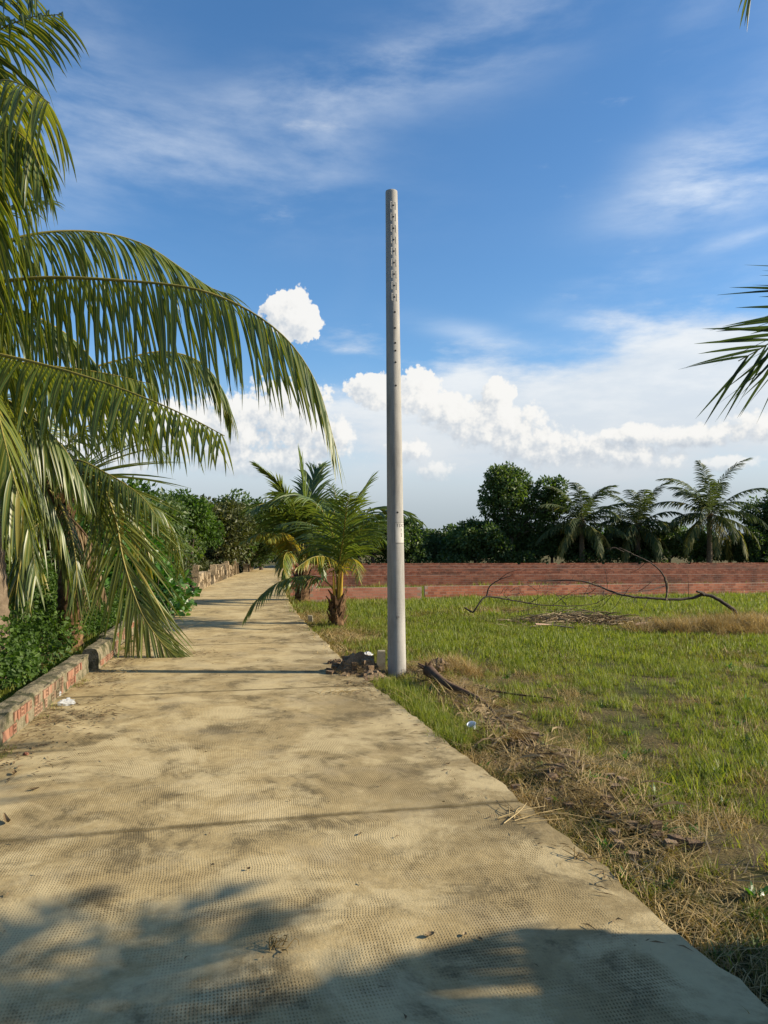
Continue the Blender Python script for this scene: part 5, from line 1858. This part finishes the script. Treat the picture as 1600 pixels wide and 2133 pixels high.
def dry_mounds():
    """thick heaps of flattened dry grass"""
    r = random.Random(31)
    tf = [tuft('t', 60, .20, .55, .22, .011, .9, 'grass_dry', 21, .25, 3), tuft('t', 60, .25, .6, .25, .010, 1.2, 'grass_dry', 22, .45, 3)]
    spec = [('dry_grass_heap', 'big heap of matted dry grass at the right edge of the field', 1560, 1318, 1.7, .7, .18, 170),
            ('dry_grass_heap', 'long low heap of dry grass under the fallen branch', 1410, 1318, 1.2, .45, .10, 75),
            ('dry_grass_heap', 'dry grass clump over dug earth just right of the pole foot', 935, 1412, .34, .3, .22, 60)]
    for (nm, lab, px, py, rx, ry, h, n) in spec:
        g = ground(px, py, FIELD_Z)
        P, Ro, Sc, Ix = [], [], [], []
        for _ in range(n):
            a, q = r.uniform(0, 6.28), math.sqrt(r.random())
            P.append((g[0] + rx * q * math.cos(a), g[1] + ry * q * math.sin(a), FIELD_Z + h * (1 - q ** 2) * r.uniform(.3, 1)))
            Ro.append((r.uniform(-.5, .5), r.uniform(-.5, .5), r.uniform(0, 6.28)))
            Sc.append(r.uniform(.6, 1.1) * (.55 if rx < .5 else .8))
            Ix.append(r.randrange(2))
        scatter(nm, P, Ro, Sc, Ix, [tuft('t', 60, .20, .55, .22, .011, .9, 'grass_dry', 21, .25, 3), tuft('t', 60, .25, .6, .25, .010, 1.2, 'grass_dry', 22, .45, 3)], lab, 'dry grass')


dry_mounds()


# ------------------------------------------------------------------ soil, litter and small things
def lump(name, g, rx, ry, h, seed, mat, label, cat, clods=0, res=26):
    me_v, q = [], []
    n = res
    for i in range(n):
        for j in range(n):
            u, v = i / (n - 1) * 2 - 1, j / (n - 1) * 2 - 1
            rr = min(1, math.hypot(u, v))
            z = h * max(0, 1 - rr ** 1.6) * (1 + .5 * fbm(u * 2.2 + seed, v * 2.2, 0, 3)) + .06 * h * fbm(u * 8, v * 8, seed, 3)
            if rr >= 1:
                z = -.04
            me_v.append((u * rx * (1 + .15 * fbm(v * 3, seed)), v * ry, z - .02))
    for i in range(n - 1):
        for j in range(n - 1):
            q.append((i * n + j, (i + 1) * n + j, (i + 1) * n + j + 1, i * n + j + 1))
    V = np.array(me_v)
    b = Buf()
    b.add(V, q, .5)
    r = random.Random(seed)
    o = link(name, b.mesh(name, M[mat]), None, g)
    tag(o, label, cat)
    for _ in range(clods):
        a, d = r.uniform(0, 6.28), r.uniform(.25, 1.1)
        s = r.uniform(.012, .045) * (h / .22)
        V, F = box((0, 0, 0), (s, 0, 0), (0, s * r.uniform(.7, 1.1), 0), (0, 0, s * r.uniform(.5, .9)))
        V = V + np.array([[r.uniform(-.35, .35) * s for _ in range(3)] for _ in range(8)])
        zz = h * max(0, 1 - d ** 1.6) * .9 + s * .2
        c = link('clod', mesh_np('clod', V, F, M[mat], {'var': np.full(8, r.random())}), o, (math.cos(a) * rx * d, math.sin(a) * ry * d, zz), r.uniform(0, 6))
    return o


lump('soil_heap', ground(742, 1402, -.02), .36, .30, .25, 3, 'soil', 'heap of dug dark soil left of the pole at the road edge', 'soil heap', 46)
lump('soil_heap', ground(702, 1382, .0), .17, .10, .07, 5, 'soil', 'small scatter of soil spilled on the road left of the dug heap', 'soil heap', 14, 14)
lump('soil_heap', ground(775, 1412, -.02), .26, .16, .10, 9, 'soil', 'low clods of soil in front of the boundary marker', 'soil heap', 26, 16)
lump('soil_heap', ground(915, 1412, -.06), .30, .26, .22, 7, 'soil', 'broken dark earth right of the pole under dry grass', 'soil heap', 30)


def fallen_frond():
    g0 = ground(895, 1400, FIELD_Z)
    P = bpy.data.objects.new('fallen_palm_frond', None)
    COL.objects.link(P)
    P.location = g0
    tag(P, 'dead brown palm frond lying in the dry grass near the pole', 'palm frond')
    pts = [ground(893, 1397, .14), ground(930, 1425, .10), ground(1000, 1458, .03), ground(1040, 1500, .02), ground(1080, 1540, .02), ground(1130, 1565, .01), ground(1180, 1575, .0)]
    path, _ = catmull(pts, 30)
    q = np.linspace(0, 1, 30)
    R = np.interp(q, [0, .12, .4, 1], [.075, .05, .022, .006])
    V, F = tube(path - g0, R, 7)
    link('stalk', mesh_np('stalk', V, F, M['rachis_dead'], {'var': np.full(len(V), .5)}, True), P)
    _, _, V, S = leaflet_strips(pts, 34, .42, .03, .1, .6, 5, ang=(75, 30), K=5, lift=.35, gap=.44, twist=3.0, jit=.5)
    V = V + (np.random.default_rng(3).random((len(V), 1, 1, 3)) - .5) * np.array([.12, .12, .06]) * np.linspace(0, 1, 6)[None, :, None, None]
    V[..., 2] = np.maximum(V[..., 2], FIELD_Z + .03 + .06 * rng.random(V.shape[:1])[:, None, None])
    vv = np.repeat(rng.random(len(V)) * .8 + .15, 18)
    tag(link('leaflets', mesh_np('leaflets', (V - g0).reshape(-1, 3), strip_faces(len(V), 5), M['palm_dead'], {'var': vv, 'mid': np.ones(len(vv))}), P), None, None, None, 'stuff')
    # ragged broken butt
    b = Buf()
    for i in range(9):
        a = i * .7
        p = path[0] - g0
        e = p + np.array([math.cos(a) * .08 - .05, math.sin(a) * .05, .05 + .08 * random.random()])
        b.add(*tube(np.array([p, (p + e) / 2, e]), [.03, .02, .006], 5), random.random())
    link('butt', b.mesh('butt', M['rachis_dead']), P)


fallen_frond()


def verge_debris():
    """messy strip of dead leaves, straw and dug crumbs between the pole and the lower verge"""
    r = random.Random(88)
    line = [ground(870, 1402, FIELD_Z), ground(950, 1450, FIELD_Z), ground(1020, 1530, FIELD_Z), ground(1120, 1590, FIELD_Z), ground(1260, 1690, FIELD_Z), ground(1420, 1790, FIELD_Z)]
    path, _ = catmull(line, 60)

    def spot(sd):
        c = path[int(59 * r.random() ** 1.25)]
        return c[0] + r.gauss(0, sd), c[1] + r.gauss(0, sd * 1.3)
    P, Ro, Sc, Ix = [], [], [], []
    for _ in range(340):
        x, y = spot(.17)
        if x < float(XR(y)) - .12:
            continue
        P.append((x, y, max(field_h(x, y), 0.0 if x < float(XR(y)) else -9) + r.uniform(.0, .05)))
        Ro.append((r.uniform(-.3, .3), r.uniform(-.3, .3), r.uniform(0, 6.28)))
        Sc.append(r.uniform(.6, 1.3))
        Ix.append(r.randrange(3))
    for _ in range(60):
        g = ground(752, 1400, 0)
        x, y = g[0] + r.gauss(0, .22), g[1] + r.gauss(0, .2)
        P.append((x, y, max(0.0, .16 - .5 * math.hypot(x - g[0], y - g[1]))))
        Ro.append((r.uniform(-.3, .3), r.uniform(-.3, .3), r.uniform(0, 6.28)))
        Sc.append(r.uniform(.4, .9))
        Ix.append(r.randrange(3))
    scatter('verge_straw', P, Ro, Sc, Ix, [tuft('t', 20, .08, .26, .10, .005, .5, 'grass_dry', 31, .8, 4), tuft('t', 16, .10, .30, .10, .006, .8, 'grass_dry', 32, .6, 4), tuft('t', 14, .06, .2, .1, .008, .6, 'palm_dead', 33, .8, 4)],
            'messy strip of straw along the verge right of the pole', 'straw')
    b = Buf()
    for _ in range(260):
        x, y = spot(.15)
        if x < float(XR(y)):
            continue
        q = r.uniform(.01, .035)
        V, F = box((x, y, field_h(x, y) + q * .5 + r.uniform(0, .03)), (q, r.uniform(-.3, .3) * q, 0), (r.uniform(-.3, .3) * q, q, 0), (0, 0, q * .7))
        b.add(V + np.array([[r.uniform(-.3, .3) * q for _ in range(3)] for _ in range(8)]), F, r.random())
    o = link('soil_crumbs', b.mesh('soil_crumbs', M['soil']))
    tag(o, 'dark soil crumbs strewn through the straw verge', 'soil', None, 'stuff')
    b = Buf()
    for _ in range(150):
        x, y = spot(.14)
        if x < float(XR(y)) - .05:
            continue
        a = r.uniform(0, 6.28)
        ln, w = r.uniform(.12, .34), r.uniform(.004, .009)
        p = np.array([x, y, field_h(x, y) + r.uniform(.03, .09)])
        V = []
        el = r.uniform(-.1, .5)
        tw = r.uniform(0, 3)
        for j in range(6):
            sd = np.array([-math.sin(a), math.cos(a), 0]) * math.cos(tw) + np.array([0, 0, 1]) * math.sin(tw)
            ww = w * math.sin(math.pi * (.12 + .8 * j / 5))
            V += [p - sd * ww, p + sd * ww]
            p = p + np.array([math.cos(a) * math.cos(el), math.sin(a) * math.cos(el), math.sin(el)]) * ln / 5
            a += r.uniform(-.5, .5)
            el -= r.uniform(.0, .35)
            tw += r.uniform(-.5, .5)
        b.add(np.array(V), [(2 * j, 2 * j + 1, 2 * j + 3, 2 * j + 2) for j in range(5)], r.random())
    o = link('dead_leaf_scraps', b.mesh('dead_leaf_scraps', M['palm_dead'], attrs={'mid': np.ones(b.n)}))
    tag(o, 'curled grey brown leaf scraps around the dead frond', 'dead leaves', None, 'stuff')


verge_debris()


def stick(name, pts, r0, r1, label, mat='deadwood', cat='stick', twigs=0, seed=1):
    pts = [np.asarray(p, float) for p in pts]
    path, _ = catmull(pts, 18)
    b = Buf()
    org = path[0].copy()
    b.add(*tube(path - org, np.linspace(r0, r1, 18), 6), .5)
    o = link(name, b.mesh(name, M[mat], True), None, org)
    tag(o, label, cat)
    return o


stick('dead_stalk', [ground(1010, 1437, FIELD_Z + .05), ground(1080, 1447, FIELD_Z + .07), ground(1165, 1455, FIELD_Z + .05)], .016, .007, 'thin grey brown stalk lying right of the dead frond in the grass', 'rachis_dead')
stick('bamboo_stick', [ground(1115, 1300, FIELD_Z + .16), ground(1150, 1302, FIELD_Z + .12), ground(1195, 1308, FIELD_Z + .10)], .02, .014, 'pale straight stick at the front of the brush pile', 'mortar')
stick('wood_piece', [ground(1322, 1302, FIELD_Z + .14), ground(1344, 1298, FIELD_Z + .17)], .035, .03, 'short pale sawn piece of wood right of the brush pile', 'mortar', 'wood')


def fallen_branch():
    d0 = 17.2
    P = bpy.data.objects.new('fallen_branch', None)
    COL.objects.link(P)
    org = at(1530, 1272, d0)
    P.location = org
    tag(P, 'bare dead tree branch fallen across the grass before the brick walls', 'branch')

    def limb(nm, lst, r0, r1, parent=P, k=6, mat='deadwood'):
        path, _ = catmull(px_path(lst), 8 * len(lst))
        b = Buf()
        n = len(path)
        jit = np.array([[.012 * fbm(i * .5, r0 * 900, c, 2) for c in range(3)] for i in range(n)])
        b.add(*tube(path + jit - org, np.linspace(r0, r1, n) * .78, k), .5)
        return link(nm, b.mesh(nm, M[mat], True), parent)
    main = limb('main_limb', [(1530, 1271, 17.2), (1495, 1248, 17.2), (1466, 1238, 17.2), (1440, 1246, 17.2), (1390, 1248, 17.1), (1300, 1240, 17.0), (1250, 1222, 17.0), (1210, 1210, 16.9), (1150, 1209, 16.9), (1100, 1210, 16.8)], .055, .012)
    limb('stub', [(1466, 1239, 17.2), (1460, 1234, 17.1), (1452, 1232, 17.0)], .05, .03)
    limb('upright_shoot', [(1388, 1248, 17.1), (1389, 1225, 17.1), (1380, 1195, 17.0), (1355, 1172, 16.9), (1320, 1155, 16.8), (1290, 1140, 16.7)], .03, .006)
    limb('pale_shoot', [(1388, 1250, 17.0), (1391, 1220, 16.95), (1386, 1200, 16.9)], .024, .010, mat='rubble')
    limb('side_limb', [(1386, 1221, 17.0), (1340, 1231, 16.6), (1290, 1235, 16.3), (1220, 1236, 16.1)], .016, .005)
    low = limb('lower_limb', [(968, 1265, 16.4), (985, 1275, 16.4), (995, 1262, 16.4), (1015, 1243, 16.5), (1065, 1250, 16.6), (1130, 1260, 16.7), (1200, 1262, 16.8), (1245, 1256, 16.9)], .026, .010)
    limb('fork', [(1013, 1243, 16.5), (1020, 1222, 16.5), (1040, 1208, 16.5), (1070, 1197, 16.5)], .022, .008)
    limb('fork_tip', [(1036, 1210, 16.5), (1060, 1193, 16.3), (1090, 1185, 16.1)], .010, .003)
    r = random.Random(12)
    tw = [((1258, 1230), (1250, 1260), (1215, 1268)), ((1275, 1240), (1255, 1262), (1235, 1272)), ((1295, 1242), (1280, 1265), (1262, 1274)), ((1350, 1248), (1340, 1268), (1330, 1280)), ((1435, 1247), (1434, 1220), (1432, 1195)),
          ((1265, 1226), (1264, 1205), (1258, 1180)), ((1300, 1150), (1280, 1140), (1270, 1145)), ((1345, 1172), (1330, 1185), (1312, 1195)), ((1240, 1226), (1225, 1235), (1160, 1240)), ((1320, 1155), (1295, 1143), (1262, 1142)),
          ((1150, 1262), (1180, 1240), (1215, 1222)), ((1100, 1258), (1130, 1240), (1150, 1225)), ((1065, 1250), (1050, 1238), (1060, 1222)), ((1330, 1232), (1345, 1222), (1365, 1205)), ((1240, 1258), (1270, 1240), (1300, 1225)),
          ((1180, 1260), (1160, 1240), (1140, 1232)), ((1300, 1240), (1310, 1225), (1318, 1220)), ((1395, 1248), (1398, 1262), (1402, 1272)), ((1120, 1262), (1090, 1272), (1060, 1276)), ((1200, 1265), (1170, 1278), (1120, 1285))]
    for (a, b2, c) in tw:
        dd = r.uniform(16.4, 17.4)
        limb('twig', [(*a, 16.9), (*b2, (16.9 + dd) / 2), (*c, dd)], .011, .003, k=4)
    for i in range(26):
        x = r.uniform(1010, 1330)
        y0 = 1212 + r.uniform(0, 45)
        dd = r.uniform(16.2, 17.2)
        sx = r.uniform(-45, 45)
        limb('twig', [(x, y0, dd), (x + sx * .5, y0 + r.uniform(-14, 8), dd + r.uniform(-.2, .2)), (x + sx, y0 + r.uniform(-26, 20), dd + r.uniform(-.3, .3))], .008, .003, k=4)
    # a broken point touching the ground
    limb('prop', [(1530, 1271, 17.2), (1536, 1285, 17.25)], .05, .035)


fallen_branch()


def brush_pile():
    g = ground(1210, 1302, FIELD_Z)
    P = bpy.data.objects.new('brush_pile', None)
    COL.objects.link(P)
    P.location = g
    tag(P, 'flat pile of dark twigs and straw under the fallen branch', 'brush pile')
    b = Buf()
    r = random.Random(41)
    for i in range(420):
        x, y = r.gauss(0, .75), r.gauss(0, .45)
        h = max(.03, .30 * math.exp(-(x / 1.2) ** 2 - (y / .6) ** 2))
        z = r.uniform(0, h) + .03
        a = r.gauss(0, .7) + (math.pi if r.random() < .5 else 0)
        ln = r.uniform(.12, .5)
        p = np.array([x, y, z])
        e = p + np.array([math.cos(a) * ln, math.sin(a) * ln, r.uniform(-.04, .07)])
        m = (p + e) / 2 + np.array([0, 0, r.uniform(0, .04)])
        rd = r.uniform(.004, .013)
        b.add(*tube(np.array([p, m, e]), [rd, rd * .9, rd * .5], 4), r.random())
    tag(link('twigs', b.mesh('twigs', M['palm_dead'], attrs={'mid': np.ones(b.n)}), P), None, None, None, 'stuff')
    V, F, var = leaf_cloud([(0, 0, .06), (.6, 0, .05), (-.6, .1, .05), (.2, -.2, .04)], [.5, .5, .45, .5], 900, .09, 43, flat=.2, aspect=.4)
    tag(link('dead_leaves', mesh_np('dead_leaves', V, F, M['palm_dead'], {'var': var, 'mid': np.ones(len(var))}), P), None, None, None, 'stuff')


brush_pile()


def dry_stalks():
    """rusty dry stalks behind the last broken walls"""
    b = Buf()
    r = random.Random(51)
    g = np.array([float(XL(43.5)) - .5, 43.5, FIELD_Z])
    for i in range(160):
        p = np.array([r.uniform(-.9, .5), r.uniform(-2, 2), 0])
        h = r.uniform(.6, 1.5)
        e = p + np.array([r.uniform(-.15, .15), r.uniform(-.15, .15), h])
        b.add(*tube(np.array([p, (p + e) / 2, e]), [.02, .015, .006], 4), r.random())
    o = link('dry_stalks', b.mesh('dry_stalks', M['palm_dead'], attrs=None), None, g)
    tag(o, 'clump of rusty dry stalks behind the far broken wall', 'weeds', None, 'stuff')


dry_stalks()


def litter():
    """dry leaf and straw crumbs swept along the foot of the walls and scattered on the road"""
    b = Buf()
    r = random.Random(61)

    def bit(x, y, ln, w, z=.006):
        a = r.uniform(0, 6.28)
        u = np.array([math.cos(a), math.sin(a), 0])
        v = np.array([-u[1], u[0], 0])
        c = np.array([x, y, z])
        curl = r.uniform(.002, .012)
        V = np.array([c - u * ln / 2, c - u * ln * .1 + v * w / 2 + [0, 0, curl], c + u * ln / 2 + v * r.uniform(-.3, .3) * ln + [0, 0, curl * .5], c - u * ln * .1 - v * w / 2 + [0, 0, curl * .4]])
        b.add(V, [(0, 1, 2, 3)], r.random() * .55)
    for i in range(1500):
        y = r.uniform(4.5, 15)
        x = float(XL(y)) + abs(r.gauss(0, .28)) + .03
        if mnoise.noise(Vector((x * 2, y * 1.5, 0))) > -.25:
            bit(x, y, r.uniform(.015, .09), r.uniform(.004, .016))
    for i in range(200):
        y = r.uniform(3.0, 16)
        x = float(XR(y)) - abs(r.gauss(0, .2)) - .01
        bit(x, y, r.uniform(.02, .10), r.uniform(.002, .006))
    for i in range(170):
        y = r.uniform(2.4, 16)
        x = r.uniform(float(XL(y)), float(XR(y)))
        bit(x, y, r.uniform(.01, .04), r.uniform(.004, .014))
    for (px, py, n, s) in [(400, 1362, 90, .25), (800, 1440, 120, .3), (200, 1490, 60, .2), (660, 1310, 90, .4), (760, 1425, 110, .2), (120, 1500, 80, .2)]:
        g = ground(px, py, 0)
        for i in range(n):
            bit(g[0] + r.gauss(0, s), g[1] + r.gauss(0, s * .7), r.uniform(.03, .14), r.uniform(.004, .012))
    o = link('leaf_litter', b.mesh('leaf_litter', M['palm_dead'], attrs={'mid': np.ones(b.n)}))
    tag(o, 'brown leaf crumbs and straw strewn along the road edges', 'litter', None, 'stuff')


litter()


def dry_leaf(px, py, ln, w, rz, label, curl=.5, mat='palm_dead', tone=.4):
    g = ground(px, py, .004)
    n = 8
    V, F = [], []
    for i in range(n + 1):
        s = i / n
        ww = w * math.sin(math.pi * min(.97, max(.03, s))) ** .7 / 2
        a = (s - .5) * curl * 2
        x = ln * math.sin(a) / max(curl * 2, .01) if curl > .02 else ln * (s - .5)
        z = ln * (1 - math.cos(a)) / max(curl * 2, .01)
        V += [(x, -ww, z + ww * .5 + .003), (x, 0, z + .001), (x, ww, z + ww * .6 + .003)]
    for i in range(n):
        for c in range(2):
            F.append((i * 3 + c, i * 3 + c + 1, i * 3 + c + 4, i * 3 + c + 3))
    me = mesh_np('dry_leaf', np.array(V), np.array(F), M[mat], {'var': np.full(len(V), tone), 'mid': np.ones(len(V))})
    o = link('dry_leaf', me, None, g, rz)
    tag(o, label, 'leaf', 'dry leaves lying on the road')


dry_leaf(895, 1950, .05, .03, .3, 'curled brown leaf on bare concrete before the shadow', .9, tone=.5)
dry_leaf(72, 1645, .06, .028, .6, 'small dark leaf on the road far left below the wall', .6, tone=.1)
dry_leaf(15, 1712, .16, .03, -.9, 'long curved brown leaf at the left picture edge above the joint', .8, tone=.15)
dry_leaf(30, 1612, .08, .035, 2.0, 'dark crumpled leaf by the end of the kerb wall', .8, tone=.05)
dry_leaf(968, 1948, .03, .018, 1.2, 'tiny pale leaf to the right of the curled one', .8, tone=.9)
dry_leaf(1000, 1957, .028, .015, 2.2, 'tiny brown leaf at the edge of the wall shadow', .8, tone=.4)
dry_leaf(518, 1811, .022, .02, .2, 'small dark nut husk in the middle of the road', 1.2, tone=.0)
dry_leaf(933, 1592, .04, .015, .2, 'thin curled leaf near the right road edge above the joint', 1.0, tone=.15)
dry_leaf(750, 1738, .035, .015, 1.2, 'little brown leaf just under the road joint', .6, tone=.15)


def straw_clump(px, py, n, s, ln, label, seed, tone=(.4, 1.0)):
    g = ground(px, py, .003)
    r = random.Random(seed)
    b = Buf()
    for i in range(n):
        a = r.gauss(0, .7) + r.choice((0, math.pi)) * .5
        p = np.array([r.gauss(0, s), r.gauss(0, s * .5), .004])
        l = ln * r.uniform(.4, 1)
        e = p + np.array([math.cos(a) * l, math.sin(a) * l, r.uniform(0, .02)])
        m = (p + e) / 2 + np.array([r.uniform(-.02, .02), r.uniform(-.02, .02), r.uniform(.005, .035)])
        path, _ = catmull([p, m, e], 6)
        b.add(*tube(path, np.linspace(.0035, .0015, 6), 4), r.uniform(*tone))
    o = link('straw_wisp', b.mesh('straw_wisp', M['grass_dry'], attrs=None), None, g)
    tag(o, label, 'straw', 'wisps of straw on the road')


straw_clump(575, 1976, 12, .02, .08, 'small star shaped dead grass wisp on the lower road', 3, (.0, .4))
straw_clump(1065, 1706, 12, .08, .38, 'long pale straw blades across the right road edge below the joint', 4)
straw_clump(1220, 1790, 10, .04, .16, 'short straw bits by the right road edge', 5)
straw_clump(1290, 1830, 6, .04, .15, 'few curved straw blades low on the right road edge', 6)
straw_clump(700, 1445, 14, .1, .2, 'thin straw strewn on the road before the dug soil', 7)
straw_clump(250, 1400, 10, .1, .2, 'thin straw at the foot of the kerb wall by the pole shadow', 8)


def crumpled(name, px, py, rx, ry, rz, mat, label, cat, seed, z=0.0):
    g = ground(px, py, z)
    V, F = [], []
    n, m = 12, 18
    for i in range(n + 1):
        t = math.pi * i / n
        for j in range(m):
            f = 2 * math.pi * j / m
            d = np.array([math.sin(t) * math.cos(f), math.sin(t) * math.sin(f), math.cos(t)])
            k = 1 + .38 * fbm(d[0] * 2.4 + seed, d[1] * 2.4, d[2] * 2.4, 3) + .12 * abs(fbm(d[0] * 7, d[1] * 7 + seed, d[2] * 7, 2))
            V.append((d[0] * rx * k, d[1] * ry * k, max(.003, rz * .8 + d[2] * rz * k)))
    for i in range(n):
        for j in range(m):
            F.append((i * m + j, i * m + (j + 1) % m, (i + 1) * m + (j + 1) % m, (i + 1) * m + j))
    o = link(name, mesh_np(name, np.array(V), np.array(F), M[mat]), None, g, seed)
    tag(o, label, cat)


crumpled('plastic_bag', 138, 1469, .085, .06, .035, 'clear', 'clear crumpled plastic bag on the road at the wall foot', 'plastic bag', 1)
crumpled('plastic_bag', 116, 1452, .09, .05, .04, 'clear', 'second clear plastic scrap right behind the crumpled bag by the wall', 'plastic bag', 2)
crumpled('plastic_bag', 764, 1374, .10, .06, .06, 'bagfilm', 'grey crumpled plastic sheet between soil heap and marker', 'plastic bag', 4, -.02)
crumpled('brick_chip', 54, 1573, .022, .016, .012, 'brick_orange', 'orange brick chip lying on the road by the wall end', 'brick', 6)


def cup():
    g = ground(985, 1530, FIELD_Z + .03)
    b = Buf()
    k = 18
    prof = [(.000, 0), (.026, 0), (.028, .004), (.038, .088), (.041, .090), (.038, .086), (.026, .006), (0, .006)]
    V = np.array([(r_ * math.cos(2 * math.pi * j / k), r_ * math.sin(2 * math.pi * j / k), z) for r_, z in prof for j in range(k)])
    F = [(i * k + j, i * k + (j + 1) % k, (i + 1) * k + (j + 1) % k, (i + 1) * k + j) for i in range(len(prof) - 1) for j in range(k)]
    b.add(V, F, .5)
    o = link('plastic_cup', b.mesh('plastic_cup', M['cup'], True), None, g + np.array([0, 0, .02]))
    o.rotation_euler = (math.radians(24), math.radians(-12), 0)
    tag(o, 'pale blue white plastic cup tipped in the dry grass', 'cup')


cup()
